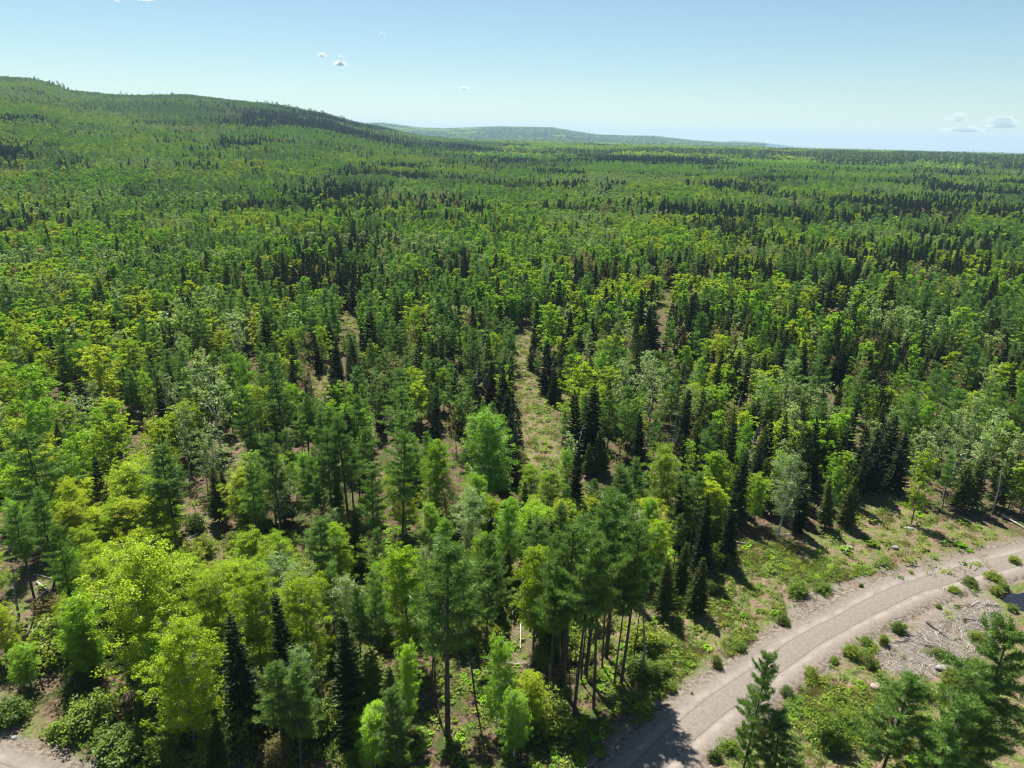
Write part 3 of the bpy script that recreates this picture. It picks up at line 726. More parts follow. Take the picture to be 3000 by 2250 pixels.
# --- the trees one can pick out, by where their tops stand
HAND = [
 ('pine', 963, 1160, 18, 1.15, 'tall broad pine with a bare dark trunk, in front of the forest middle'),
 ('pine', 1052, 1150, 13, .85, 'slim small-crowned pine behind the tall broad pine in the forest middle'),
 ('pine', 1235, 1125, 16.5, 1.0, 'far-side pine of the tight pine grove near the road'),
 ('pine', 1290, 1085, 17.5, 1.0, 'tallest pine of the tight grove near the road'),
 ('pine', 1338, 1062, 17, 1.05, 'wide pine on the clearing side of the tight grove near the road'),
 ('pine', 1372, 1130, 16, .85, 'outermost pine of the grove, beside the open grassy verge'),
 ('pine', 1310, 1160, 16.5, .9, 'pine in the front of the tight grove near the road'),
 ('pine', 1262, 1180, 16, .85, 'slimmer pine in the front left of the grove near the road'),
 ('pine', 1200, 1215, 14, .8, 'short pine leaning out of the grove over the bare sticks'),
 ('pine', 742, 890, 17, 1.05, 'tall dark-stemmed pine above the wide low bluish pine'),
 ('pine', 703, 925, 15, .9, 'shorter pine tucked left of the tall dark-stemmed pine'),
 ('pine', 858, 935, 16, 1.0, 'dense pine between the tall dark-stemmed pine and the round birch'),
 ('pine', 800, 1020, 13.5, .85, 'light green pine with a thin black trunk below the dense pine'),
 ('pine', 683, 1115, 11.5, 1.35, 'wide low bluish pine over bare brown ground'),
 ('pine', 592, 928, 15, 1.0, 'two-trunked looking pine right of the bare brown slope'),
 ('pine', 535, 1000, 13, 1.0, 'pine with thin bare trunk above the brown slope'),
 ('pine', 352, 965, 14, 1.3, 'broad grey-green pine left of the bare brown slope'),
 ('pine', 600, 768, 15, 1.25, 'large dark full pine above the slim pale opening'),
 ('pine', 535, 832, 13, .95, 'narrow pine at the left foot of the large dark full pine'),
 ('pine', 62, 925, 14, 1.2, 'spreading dark pine at the left edge beyond the yellow maples'),
 ('pine', 25, 1085, 12, .9, 'ragged pine on the left edge with a leaning bare trunk'),
 ('pine', 115, 1130, 11, .8, 'small ragged pine right of the leaning trunk at the left edge'),
 ('pine', 1252, 1205, 14, .55, 'thin half-hidden pine stem inside the grove near the road'),
 ('pine', 1276, 1150, 15, .6, 'thin pine between the tallest grove pines'),
 ('pine', 1325, 1125, 15, .6, 'thin straight pine behind the wide grove pine'),
 ('pine', 1352, 1175, 14, .6, 'thin pine at the front right of the grove'),
 ('pine', 1390, 1200, 12, .45, 'very thin pine pole at the open side of the grove'),
 ('pine', 1228, 1160, 15, .6, 'thin pine on the inner left of the grove'),
 ('pine', 925, 1215, 14, .6, 'thin bare pine just left of the tall broad pine'),
 ('pine', 938, 1240, 13, .55, 'second thin bare pine left of the tall broad pine'),
 ('pine', 1030, 1235, 13, .6, 'thin bare pine just right of the tall broad pine'),
 ('pine', 800, 1250, 12, .8, 'soft thin-stemmed pine right of the black spire'),
 ('pine', 770, 1265, 11, .75, 'small thin-stemmed pine touching the black spire'),
 ('pine', 1640, 1420, 13, .8, 'lone young pine standing in front of the gravel road'),
 ('pine', 1950, 1468, 12.5, 1.2, 'bushy young pine before the slash pile, nearest the road'),
 ('pine', 2048, 1492, 13, 1.2, 'bushy young pine between the corner pine and the slash pile'),
 ('pine', 2190, 1325, 17, 1.05, 'big dark pine with a leaning trunk in the right corner'),
 ('pine', 2130, 1475, 13, 1.1, 'pine crowded against the big leaning corner pine'),
 ('pine', 1700, 1545, 9, 1.2, 'low young pine beside the lone roadside pine'),
 ('pine', 1530, 915, 11.5, 1.1, 'airy pine with a dark stem behind the grassy verge'),
 ('pine', 1423, 890, 11, .9, 'small bluish pine left of the airy dark-stemmed pine'),
 ('pine', 1285, 1035, 6, 1.2, 'low round pine in front of the end of the grassy trail'),
 ('pine', 1222, 1050, 5.5, 1.2, 'lowest round pine at the foot of the grassy trail'),
 ('pine', 1015, 705, 14, .95, 'pine standing tall left of the grassy trail top'),
 ('pine', 1060, 640, 13, .9, 'dark pine at the very head of the grassy trail'),
 ('pine', 1000, 820, 11, 1.15, 'bluish pine among the dark spires left of the trail'),
 ('pine', 870, 830, 12, 1.25, 'pale bluish pine in the hollow left of the dark spires'),
 ('pine', 770, 790, 10, 1.3, 'wide soft pine above the tall dark-stemmed pine'),
 ('pine', 1320, 700, 13, 1.0, 'dense dark pine right of the bright maple by the trail'),
 ('pine', 1180, 590, 13, 1.0, 'pine in the row above the head of the trail'),
 ('pine', 1245, 745, 12, .9, 'soft pine behind the dark firs on the trail edge'),
 ('pine', 1640, 670, 12, 1.1, 'dark green pine in the mixed wood right of the second opening'),
 ('pine', 1780, 765, 11, 1.2, 'pale bluish pine among the spruces of the right wood'),
 ('pine', 1870, 790, 11, 1.1, 'dark layered pine in the middle of the right wood'),
 ('pine', 2110, 740, 12, 1.1, 'layered pine near the right edge of the wood'),
 ('maple', 290, 1160, 13.5, 1.15, 'biggest bright maple in the near left corner, round and full'),
 ('maple', 380, 1350, 11, 1.0, 'bright maple in front, lowest of the near left corner'),
 ('maple', 440, 1240, 10.5, .85, 'yellow maple between the biggest maple and the black spire'),
 ('maple', 540, 1235, 11, .85, 'yellowest maple, right behind the near black spire'),
 ('maple', 655, 1250, 11.5, .7, 'narrow yellow maple between the two near black spires'),
 ('maple', 885, 1185, 12, .85, 'fresh green maple left of the tall broad pine'),
 ('maple', 225, 905, 12, 1.1, 'golden maple with layered limbs above the broad pine'),
 ('maple', 165, 930, 10, 1.0, 'golden-green maple beside the layered golden maple'),
 ('maple', 190, 745, 13, 1.15, 'large domed maple left of the silver aspens'),
 ('maple', 60, 785, 13, 1.25, 'huge domed maple on the left edge of the view'),
 ('maple', 20, 700, 12, 1.0, 'light green maple at the left edge above the huge dome'),
 ('maple', 270, 730, 12, 1.0, 'domed maple touching the large dome left of the aspens'),
 ('maple', 180, 590, 11, 1.0, 'yellow maple behind the dark spires on the left'),
 ('maple', 60, 600, 11, 1.1, 'yellow-orange maple far over on the left edge'),
 ('maple', 330, 622, 11, 1.1, 'round yellow maple in the second rank of the left wood'),
 ('maple', 540, 590, 11, 1.0, 'yellow maple behind the short dark spires left of centre'),
 ('maple', 620, 705, 9, .95, 'brownish-green round maple near the slim pale opening'),
 ('maple', 690, 700, 9, .9, 'small yellow maple beside the slim pale opening'),
 ('maple', 1160, 1180, 11, .8, 'thin yellow maple before the pine grove near the road'),
 ('maple', 940, 950, 11, .9, 'yellow-green maple left of the round birch'),
 ('maple', 1444, 958, 10.5, .85, 'tall orange-yellow maple on the edge of the verge'),
 ('maple', 1410, 1120, 8, .9, 'small yellow-green maple at the foot of the orange-yellow one'),
 ('maple', 1645, 1022, 7, .85, 'pale yellow rounded maple on the edge of the clearing'),
 ('maple', 1188, 655, 12, .95, 'brilliant light green maple right of the trail head'),
 ('maple', 1265, 782, 12, 1.0, 'brilliant green maple above the black firs by the trail'),
 ('maple', 1045, 905, 7, 1.0, 'small orange-tinged maple in the hollow left of the trail'),
 ('maple', 1490, 745, 10, .8, 'slim bright maple right of the pale thicket'),
 ('maple', 1560, 720, 10, 1.0, 'pale yellow maple in the wood beyond the pale thicket'),
 ('maple', 2005, 975, 10, .75, 'thin maple on the corner where the verge enters the wood'),
 ('maple', 2090, 660, 12, 1.1, 'bright round maple high in the right wood'),
 ('maple', 1935, 585, 12, .9, 'bright maple behind the tallest dark spires on the right'),
 ('maple', 900, 655, 12, 1.0, 'light maple left of the dark pine at the trail head'),
 ('birch', 1060, 880, 13.5, 1.35, 'big round-topped green birch in the centre below the trail'),
 ('birch', 1076, 1375, 9, .8, 'slim bright birch column right of the tall broad pine'),
 ('birch', 870, 1395, 8, .9, 'low fresh green birch between the black spire and the pine'),
 ('birch', 885, 545, 14, 1.3, 'large yellow-green birch standing above the middle wood'),
 ('birch', 850, 560, 12, 1.0, 'yellow-green birch touching the larger one in the middle wood'),
 ('birch', 1520, 770, 10, .85, 'slender bright birch beside the pale thicket'),
 ('birch', 505, 765, 12, 1.0, 'olive birch at the back of the silver aspens'),
 ('aspen', 452, 760, 15.5, 1.2, 'tall silver aspen with a white forked trunk'),
 ('aspen', 388, 870, 11, .95, 'smaller grey aspen left of the forked silver aspen'),
 ('aspen', 447, 615, 13, 1.0, 'silvery column aspen among the dark spires of the left wood'),
 ('aspen', 375, 640, 12, 1.1, 'grey-green aspen clump behind the large left domes'),
 ('aspen', 505, 665, 12, 1.1, 'pale aspen right of the silvery column'),
 ('aspen', 1400, 745, 13, 1.2, 'pale airy aspen in the thicket right of the bright maple'),
 ('aspen', 1350, 770, 12, 1.0, 'pale aspen left half of the airy thicket'),
 ('aspen', 1440, 790, 12, 1.0, 'grey aspen with thin trunk on the right of the airy thicket'),
 ('aspen', 2095, 885, 10.5, 1.25, 'wide silver aspen at the right end of the clearing edge'),
 ('aspen', 2160, 880, 10.5, 1.2, 'silver aspen on the outer side of the wide silver aspen'),
 ('aspen', 2040, 905, 10, 1.0, 'silver aspen on the inner side of the wide silver aspen'),
 ('aspen', 2000, 925, 10, 1.1, 'innermost silver aspen, nearest the shaded corner of the clearing'),
 ('aspen', 2070, 940, 9.5, 1.1, 'low silver aspen in front of the wide silver aspen'),
 ('aspen', 2130, 930, 10, 1.2, 'full silver aspen between the wide one and the outer one'),
 ('aspen', 2200, 930, 10, 1.1, 'silver aspen cut by the right edge of the view'),
 ('aspen', 2120, 850, 11, 1.2, 'tall pale aspen behind the row of silver aspens'),
 ('aspen', 1180, 565, 13, .9, 'thin white-stemmed aspen above the trail head'),
 ('aspen', 1890, 905, 11, .7, 'thin grey aspen amid dark firs behind the verge'),
 ('aspen', 1660, 800, 11, 1.0, 'greyish aspen in the middle of the right wood'),
 ('spruce', 507, 1318, 12, 1.05, 'near black spire in front of the yellow maples'),
 ('spruce', 610, 1272, 12, 1.0, 'thinner black spire behind the narrow yellow maple'),
 ('spruce', 748, 1308, 12, 1.1, 'black spire left of the low fresh birch'),
 ('spruce', 1282, 838, 12, 1.6, 'widest black fir, standing right on the trail edge'),
 ('spruce', 1250, 850, 10.5, 1.3, 'black fir casting its shadow across the trail'),
 ('spruce', 1186, 738, 10, 1.5, 'dark fir half way up the right side of the trail'),
 ('spruce', 1152, 722, 7.5, 1.4, 'dark fir at the upper right side of the trail'),
 ('spruce', 1220, 728, 10, 1.2, 'slim dark fir behind the two upper trail firs'),
 ('spruce', 1102, 806, 8.5, 1.2, 'dark spire right against the left side of the trail'),
 ('spruce', 1098, 850, 8, 1.4, 'lowest dark spire against the left side of the trail'),
 ('spruce', 1087, 786, 9.5, 1.2, 'dark spire one step left of the trail'),
 ('spruce', 1035, 818, 9.5, 1.3, 'spire with grey skirts left of the trail group'),
 ('spruce', 1052, 723, 10, 1.1, 'slim spire above the group left of the trail'),
 ('spruce', 935, 786, 10, .9, 'thin black spire in the hollow left of the trail'),
 ('spruce', 934, 840, 9, 1.0, 'short black spire under the thin one in the hollow'),
 ('spruce', 954, 733, 10, 1.0, 'black spire at the back of the dark hollow'),
 ('spruce', 894, 726, 11, 1.3, 'broad black spire at the left of the dark hollow'),
 ('spruce', 870, 735, 9, 1.0, 'small black spire leaning on the broad one in the hollow'),
 ('spruce', 795, 676, 13, 1.5, 'big black spruce beside the upper pale opening'),
 ('spruce', 767, 735, 9, 1.2, 'small black spruce at the foot of the big one'),
 ('spruce', 720, 750, 11, 1.4, 'black spruce standing over the slim pale opening'),
 ('spruce', 722, 790, 7, 1.4, 'low wide spruce right of the slim pale opening'),
 ('spruce', 567, 676, 12.5, 1.4, 'dark spruce above the large dark full pine'),
 ('spruce', 683, 722, 8, 1.2, 'small cone spruce between the two pale openings'),
 ('spruce', 210, 612, 12, 1.3, 'tallest black spire of the left wood'),
 ('spruce', 196, 620, 10, 1.0, 'second black spire beside the tallest of the left wood'),
 ('spruce', 303, 650, 10, 1.3, 'black spire behind the round yellow maple'),
 ('spruce', 62, 612, 9, 1.2, 'black spire rising from the left edge maples'),
 ('spruce', 420, 600, 9, 1.1, 'black spire left of the silvery column aspen'),
 ('spruce', 388, 622, 9, 1.0, 'thin black spire further left of the silvery column'),
 ('spruce', 460, 618, 9, 1.0, 'thin black spire right of the silvery column aspen'),
 ('spruce', 488, 592, 10, 1.2, 'dark spire at the back right of the silvery column'),
 ('spruce', 257, 655, 9, 1.1, 'dark spire in the gap of the left wood'),
 ('spruce', 1415, 660, 11, 1.4, 'dark spruce beside the second grassy opening'),
 ('spruce', 1640, 955, 9, 1.2, 'dark spruce above the pale rounded maple'),
 ('spruce', 1605, 968, 10, 1.3, 'dark spruce left of the pale rounded maple'),
 ('spruce', 1665, 905, 10, 1.2, 'lone-looking dark spire behind the pale rounded maple'),
 ('spruce', 1748, 930, 10.5, 1.2, 'tall dark spire above the verge edge'),
 ('spruce', 1774, 905, 11, 1.2, 'tallest dark spire above the verge edge'),
 ('spruce', 1705, 890, 10, 1.0, 'thin spire behind the tall pair above the verge edge'),
 ('spruce', 1905, 915, 10, 1.5, 'broad dark spruce in the shaded corner of the clearing'),
 ('spruce', 1930, 900, 10, 1.5, 'broad dark spruce at the back of the shaded corner'),
 ('spruce', 1878, 925, 9.5, 1.4, 'broad dark spruce at the left of the shaded corner'),
 ('spruce', 1955, 935, 9, 1.4, 'short broad spruce at the right of the shaded corner'),
 ('spruce', 1832, 620, 12, 1.3, 'tall spire of the black group high in the right wood'),
 ('spruce', 1815, 650, 10, 1.1, 'shorter spire of the black group high in the right wood'),
 ('spruce', 1850, 655, 10, 1.2, 'third spire of the black group high in the right wood'),
 ('spruce', 1925, 600, 13, 1.6, 'widest black fir beneath the bright maple on the right'),
 ('spruce', 2040, 620, 11, .8, 'leaning thin spire near the upper right edge'),
 ('spruce', 1500, 590, 10, 1.2, 'dark spire left of the second wood opening'),
 ('spruce', 1615, 590, 10, 1.2, 'dark spire in the upper right wood'),
 ('spruce', 2190, 800, 11, 1.3, 'dark spruce cut by the right edge'),
 ('fir', 1302, 928, 7, 1.3, 'dense green-black fir at the end of the grassy trail'),
 ('fir', 1275, 960, 5, 1.1, 'smaller fir left of the dense fir at the trail end'),
 ('fir', 1845, 1028, 7, 1.1, 'olive fir on the right of the forest edge behind the verge'),
 ('fir', 1802, 1030, 7, 1.1, 'olive fir in the middle of the forest edge behind the verge'),
 ('fir', 1480, 1170, 6, 1.2, 'short bright fir at the corner of the grassy verge'),
 ('fir', 1515, 1205, 6.5, 1.2, 'shorter fir beside the corner fir of the verge'),
 ('fir', 1450, 1200, 7, 1.1, 'fir left of the corner fir of the verge'),
 ('fir', 785, 1395, 9, 1.4, 'bushy olive fir right of the black spire in front'),
 ('fir', 830, 1440, 8, 1.3, 'bushy olive fir below the low fresh birch'),
 ('fir', 455, 1560, 4.5, 1.2, 'small fir sapling below the front maple'),
 ('bud', 215, 655, 9, .8, 'rusty brown budding tree beside the tallest left spire'),
 ('bud', 985, 870, 8, 1.0, 'pinkish budding tree in the hollow left of the trail'),
 ('bud', 850, 760, 9, 1.0, 'pinkish budding tree below the big black spruce'),
 ('bud', 1690, 640, 10, 1.2, 'brown budding tree among the right wood spruces'),
 ('bud', 1990, 560, 11, 1.2, 'rusty budding tree high in the right wood'),
 ('bud', 2070, 600, 11, 1.1, 'brown budding tree near the upper right edge'),
 ('bud', 1440, 560, 10, 1.2, 'greyish brown budding tree behind the second opening'),
 ('bud', 1870, 775, 10, 1.0, 'buff budding tree left of the dark layered pine'),
]
for a in HAND:
    top(a[0], a[1], a[2], a[3], a[4], a[5])
    if DEBUG:
        t_ = TREES[-1]
        if cover_check(t_['x'], t_['y'], t_['h'], t_['h'] * KINDS[t_['k']][1] * t_['ws'] * .8): print('COVERS', a)
        if blocked(np.array([[t_['x'], t_['y']]]))[0]: print('INOPEN', a, [round(float(v)) for v in project(t_['x'], t_['y'], 0)[:2]])
NHAND = len(TREES)

KL = list(KINDS)
def weights(x, y):
    x = np.asarray(x, float); y = np.asarray(y, float)
    z = zterr(x, y); r = np.hypot(x, y)
    px, py, _ = project(x, y, z + 8)
    def mixk(*v): return np.array(v, float)[None, :]
    #             pine spruce fir maple birch aspen bud
    left = mixk(.12, .11, .05, .55, .09, .06, .02); cen = mixk(.26, .15, .08, .27, .14, .05, .05); right = mixk(.09, .30, .24, .13, .08, .07, .09)
    a = sstep(500, 850, px)[:, None]; b = sstep(1300, 1600, px)[:, None]
    near = (left * (1 - a) + cen * a) * (1 - b) + right * b
    mid = mixk(.04, .13, .08, .25, .37, .08, .05) * (1 - b) + mixk(.05, .25, .14, .14, .29, .06, .07) * b
    far = mixk(.05, .14, .08, .18, .46, .05, .04)
    vfar = mixk(.16, .62, .12, .03, .05, .01, .01)
    hill = mixk(.04, .12, .03, .50, .25, .03, .03)
    m1 = sstep(150, 260, r)[:, None]; m2 = sstep(380, 560, r)[:, None]; m3 = sstep(850, 1500, r)[:, None]
    w = ((near * (1 - m1) + mid * m1) * (1 - m2) + far * m2) * (1 - m3) + vfar * m3
    hm = (sstep(8, 30, z) * (r < 2600))[:, None]
    w = w * (1 - hm) + hill * hm
    # the young bright stand on the hill's foot, and the green belt across the plain
    yb = ((py > 268) & (py < 318) & (px < 700) & (px > 40))
    w[yb] = w[yb] * .25 + mixk(0, .02, .02, .25, .55, .1, .0)
    yg = ((py > 345) & (py < 372) & (px > 900) & (px < 1750))
    w[yg] = w[yg] * .3 + mixk(0, .05, .1, .05, .75, .03, .02)
    br = ((py > 374) & (py < 392) & (px > 850) & (px < 1700)); w[br] = w[br] * .5 + mixk(.02, .1, .05, .05, .25, .2, .33)
    dk = ((py > 335) & (py < 348) & (px > 1200)) | ((py > 392) & (py < 402) & (px > 950) & (px < 1250)); w[dk] = w[dk] * .2 + mixk(.1, .75, .15, 0, .03, 0, 0)
    S_ = 26 * (1 + r / 260)
    kk = 5.0 + 3 * m1[:, 0] + 3 * m2[:, 0]
    for i in range(len(KL)):
        nz = np.zeros_like(x)
        for lo, hi in ((0, 60), (60, 150), (150, 400), (400, 1000), (1000, 1e9)):
            s = {0: 12, 60: 18, 150: 32, 400: 60, 1000: 200}[lo]; k = (r >= lo) & (r < hi)
            if k.any(): nz[k] = fbm(x[k], y[k], s, i * 37 + 3)
        w[:, i] *= np.exp(kk * (nz - .5) * 1.5)
    return w / w.sum(1, keepdims=True)
def pick(x, y, g):
    w = weights(x, y); c = np.cumsum(w, 1); u = g.random(len(x))[:, None]
    return np.minimum((u > c).sum(1), len(KL) - 1)

def scatter(cell, r0, r1, azlim, jit=.85, seed=1):
    g = np.random.default_rng(seed)
    xs = np.arange(-r1, r1, cell); ys = np.arange(0, r1, cell)
    out = []
    for s in range(0, len(ys), 400):
        X, Y = np.meshgrid(xs, ys[s:s + 400]); X = X.ravel(); Y = Y.ravel()
        X = X + (g.random(X.shape) - .5) * cell * jit; Y = Y + (g.random(Y.shape) - .5) * cell * jit
        r = np.hypot(X, Y); az = np.abs(np.arctan2(X, Y))
        k = (r >= r0) & (r < r1) & (az < azlim)
        out.append(np.stack([X[k], Y[k]], 1))
    return np.concatenate(out)
RI = 152.0
g0 = np.random.default_rng(11)
P = scatter(2.85, 36, RI, math.radians(41), seed=2)
P = P[~blocked(P)]
hx = np.array([t['x'] for t in TREES]); hy = np.array([t['y'] for t in TREES]); hw = np.array([t['h'] * KINDS[t['k']][1] * t['ws'] for t in TREES])
dd = np.hypot(P[:, 0][:, None] - hx, P[:, 1][:, None] - hy)
P = P[(dd > (hw * 0.42 + 0.9)[None]).all(1)]
P = P[(fbm(P[:, 0], P[:, 1], 11, 60) < .60) | (np.hypot(P[:, 0], P[:, 1]) < 70)]            # a few natural gaps
ki = pick(P[:, 0], P[:, 1], g0)
# keep every tree that would stand before a picked-out tree low enough to leave that one in view
hpx, hpy, hf = project(hx, hy, np.array([t['h'] for t in TREES]) * .72)
for i in range(len(P)):
    k = KL[ki[i]]; (a, b), wr, _, _ = KINDS[k]
    r = math.hypot(*P[i])
    h = (a + (b - a) * g0.random()) * (1.08 if k == 'spruce' else .96)
    h *= .85 if r < 80 else 1 - .13 * min(1, (r - 80) / 50)
    X, Y = P[i]
    tx, ty, tf = project(X, Y, h)
    hit = (np.hypot(hx, hy) > r + 1) & (np.abs(hpx - tx) < (0.5 * hw + .4 * h * wr) * FPX / tf * .8) & (hpy > ty)
    ns = 0
    while hit.any() and ns < 7:
        h *= .86; ns += 1
        tx, ty, tf = project(X, Y, h)
        hit = hit & (hpy > ty)
    wv = h * wr
    while h > 3 and cover_check(X, Y, h, h * wr): h *= .85
    if h < 3.2: continue
    if abs(tx - 1106) > 1106 + 90: continue
    plant(k, X, Y, h, .9 + .3 * g0.random())

# ------------------------------------------------------------------ labels for the rest: by the nearest picked-out landmark
LM = [  # ground point and phrase of things one can find in the picture
 ((1150, 870), 'the grassy trail'), ((1110, 715), 'the head of the grassy trail'), ((1200, 1015), 'the foot of the grassy trail'),
 ((1440, 655), 'the second grassy opening'), ((755, 700), 'the upper pale opening'), ((695, 830), 'the slim pale opening'),
 ((440, 1140), 'the bare brown slope'), ((510, 985), 'the bare ground under the forked aspen'), ((1120, 1380), 'the bare patch strewn with sticks'),
 ((1930, 1062), 'the shaded corner of the clearing'), ((1700, 1160), 'the forest edge behind the verge'), ((1560, 1230), 'the corner fir of the verge'),
 ((2120, 1110), 'the silver aspens at the clearing'), ((80, 1290), 'the fallen pale trunk at the left edge'), ((1310, 1470), 'the foot of the pine grove'),
 ((965, 1590), 'the tall broad pine'), ((510, 1590), 'the near black spire'), ((300, 1500), 'the biggest bright maple'), ((755, 1190), 'the tall dark-stemmed pine'),
 ((1060, 1160), 'the big round-topped birch'), ((600, 930), 'the large dark full pine'), ((60, 960), 'the huge domed maple'), ((200, 930), 'the large domed maple'),
 ((210, 720), 'the tallest left spire'), ((455, 1000), 'the forked silver aspen'), ((447, 730), 'the silvery column aspen'), ((885, 640), 'the large yellow-green birch'),
 ((795, 790), 'the big black spruce'), ((1190, 770), 'the brilliant light green maple'), ((1400, 880), 'the pale airy thicket'), ((1720, 1010), 'the tall pair of dark spires'),
 ((1832, 720), 'the black group in the right wood'), ((2090, 770), 'the bright round maple on the right'), ((1925, 690), 'the widest black fir on the right'),
 ((1640, 770), 'the dark green pine in the right wood'), ((1560, 850), 'the small bare spot in the right wood'), ((1530, 1110), 'the airy dark-stemmed pine'),
 ((330, 720), 'the round yellow maple'), ((60, 700), 'the left edge maples'), ((1000, 780), 'the dark hollow left of the trail'), ((1250, 620), 'the pine row above the trail head'),
 ((2180, 640), 'the upper right edge'), ((1690, 660), 'the brown budding tree on the right'), ((620, 640), 'the dark spruce above the full pine'), ((1075, 1590), 'the slim bright birch column'),
 ((1950, 860), 'the thin grey aspen'), ((640, 590), 'the flat thicket left of centre'), ((1350, 590), 'the wood past the trail head')]
LMP = np.array([at(*p) for p, _ in LM])
LOOK = {'pine': ['bluish', 'soft'], 'spruce': ['blackish', 'dark'], 'fir': ['olive', 'mossy'], 'maple': ['yellow-green', 'golden'], 'birch': ['bright green', 'fresh green'],
        'aspen': ['silvery', 'pale grey'], 'bud': ['brownish', 'rusty']}
ORD = ['nearest', 'second', 'third', 'fourth', 'fifth', 'sixth', 'seventh', 'eighth', 'ninth', 'tenth', 'eleventh', 'twelfth', 'thirteenth', 'fourteenth', 'fifteenth']
def autolabel(items, nouns):
    buckets = {}
    for t in items:
        d = np.hypot(LMP[:, 0] - t['x'], LMP[:, 1] - t['y']); j = int(d.argmin())
        dx = t['x'] - LMP[j][0]; dy = t['y'] - LMP[j][1]
        side = ('beyond' if dy > 0 else 'in front of') if abs(dy) > abs(dx) else ('to the right of' if dx > 0 else 'to the left of')
        size = 'tall' if t['h'] > t['hm'] * 1.12 else ('low' if t['h'] < t['hm'] * .86 else 'medium-sized')
        buckets.setdefault((t['k'], j, side, size), []).append((d[j], t))
    for (k, j, side, size), L in buckets.items():
        L.sort(key=lambda a: a[0])
        for i, (_, t) in enumerate(L):
            o = ORD[i] if i < len(ORD) else '%dth' % (i + 1)
            t['label'] = '%s %s %s, %s %s' % (size, nouns[k], '' if len(L) == 1 else o + ' of its like', side, LM[j][1])
            t['label'] = t['label'].replace(' ,', ',')
            t['label'] = (size + ' ' + nouns[k] + ' ' + side + ' ' + LM[j][1]) if len(L) == 1 else ('%s %s %s %s %s' % (o, size, nouns[k], side, LM[j][1]))
NOUN = {'pine': 'bluish pine', 'spruce': 'blackish spire', 'fir': 'olive fir', 'maple': 'yellow-green maple', 'birch': 'bright green birch', 'aspen': 'silvery aspen', 'bud': 'brownish budding tree'}
for t in TREES: t['hm'] = sum(KINDS[t['k']][0]) / 2
autolabel([t for t in TREES if not t['label']], NOUN)

def build_tree(t):
    lod = 0 if math.hypot(t['x'], t['y']) < 88 else 1
    hi = t['k'] == 'pine' and t['label'] and any(w in t['label'] for w in ('grove', 'bare', 'thin', 'stem'))
    pr = proto('pine_hi' if hi else t['k'], lod); i = random.randrange(len(pr)); h0, tm, cm = pr[i]
    s = t['h'] / h0; sw = s * t['ws']
    z = float(zterr(t['x'], t['y']))
    e = bpy.data.objects.new(OBN[t['k']], None); COL.objects.link(e); e.empty_display_size = .5
    e.location = (t['x'], t['y'], z); e.rotation_euler = (random.gauss(0, .045), random.gauss(0, .045), random.random() * 6.283)
    e.scale = (sw * random.uniform(.88, 1.14), sw * random.uniform(.88, 1.14), s)
    tag(e, t['label'], CAT[t['k']], GRP[t['k']])
    add('trunk', tm, e); add('crown', cm, e)
NB = {}
for t in TREES:
    NB[t['k']] = NB.get(t['k'], 0) + 1
    build_tree(t)
print('TREES', len(TREES), NB)

# ------------------------------------------------------------------ the far woodland: one object, instanced over the land
def joined(name, wd, lf, kind, x0=None):
    return ([(*p, 0) for p in wd] + [(*p, 1) for p in lf]), [MT[KINDS[kind][2]], MT[KINDS[kind][3]]]
PC = bpy.data.collections.new('woodland_sources')
PIDX = {}
def reg(key, me):
    o = bpy.data.objects.new('source_%03d' % sum(len(v) for v in PIDX.values()), me); PC.objects.link(o)
    PIDX.setdefault(key, []).append(sum(len(v) for v in PIDX.values()))
for k in KL:
    for lod, q in (('m', .13), ('f', .035)):
        for v in range(3):
            g = np.random.default_rng(900 + v + sum(map(ord, k)) + (50 if lod == 'f' else 0))
            h, (wd, lf) = gen(k, g, q)
            parts, mats = joined(k, wd, lf, k)
            me = new_mesh('woodland_tree', parts, mats)
            PIDX.setdefault(('h', k), h)
            PIDX.setdefault((k, lod), [])
            o = bpy.data.objects.new('source_%03d' % len(PC.objects), me); PIDX[(k, lod)].append(len(PC.objects)); PC.objects.link(o)
# patches of many trees for the miles beyond
ALLM = []
for k in KL: ALLM += [MT[KINDS[k][3]]]
def patch(g, mixw, size, ntree, nf):
    parts = []
    for i in range(ntree):
        k = KL[int(np.searchsorted(np.cumsum(mixw), g.random() * sum(mixw)))]; mi = KL.index(k)
        x, y = (g.random(2) - .5) * size
        h = np.mean(KINDS[k][0]) * (.8 + .4 * g.random()); w = h * KINDS[k][1] * 1.15
        n = nf
        if k in ('spruce', 'fir', 'pine'):
            u = g.random(n) ** 1.4; R = w / 2 * (1 - u) * (0.6 + .4 * g.random(n)); zz = .1 * h + u * .9 * h
        else:
            u = g.random(n); R = w / 2 * np.sin(np.pi * (.12 + .83 * u)) ** .6 * (.55 + .45 * g.random(n)); zz = .3 * h + u * .68 * h
        az = g.random(n) * 6.283
        C = np.stack([x + R * np.cos(az), y + R * np.sin(az), zz], 1)
        Nn = np.stack([np.cos(az), np.sin(az), .9 + 0 * az], 1) + g.normal(0, .4, (n, 3))
        s = .55 if k == 'spruce' else .8
        V, f, a = leaves(C, Nn, s * 1.15, s, g)
        parts.append((V, f, a, mi))
    return new_mesh('woodland_patch', parts, ALLM)
MIXES = {'dark': (.04, .76, .14, .01, .03, .01, .01), 'green': (.02, .08, .1, .15, .6, .03, .02), 'yellow': (.05, .1, .08, .5, .18, .04, .05), 'mixed': (.12, .25, .15, .13, .22, .05, .08)}
for nm, w in MIXES.items():
    for v in range(3):
        g = np.random.default_rng(70 + v + len(nm) * 5)
        for sz, nt_, nf in (('p', 26, 22), ('q', 26, 9)):
            o = bpy.data.objects.new('source_%03d' % len(PC.objects), patch(g, w, 24, nt_, nf)); PIDX.setdefault((nm, sz), []).append(len(PC.objects)); PC.objects.link(o)

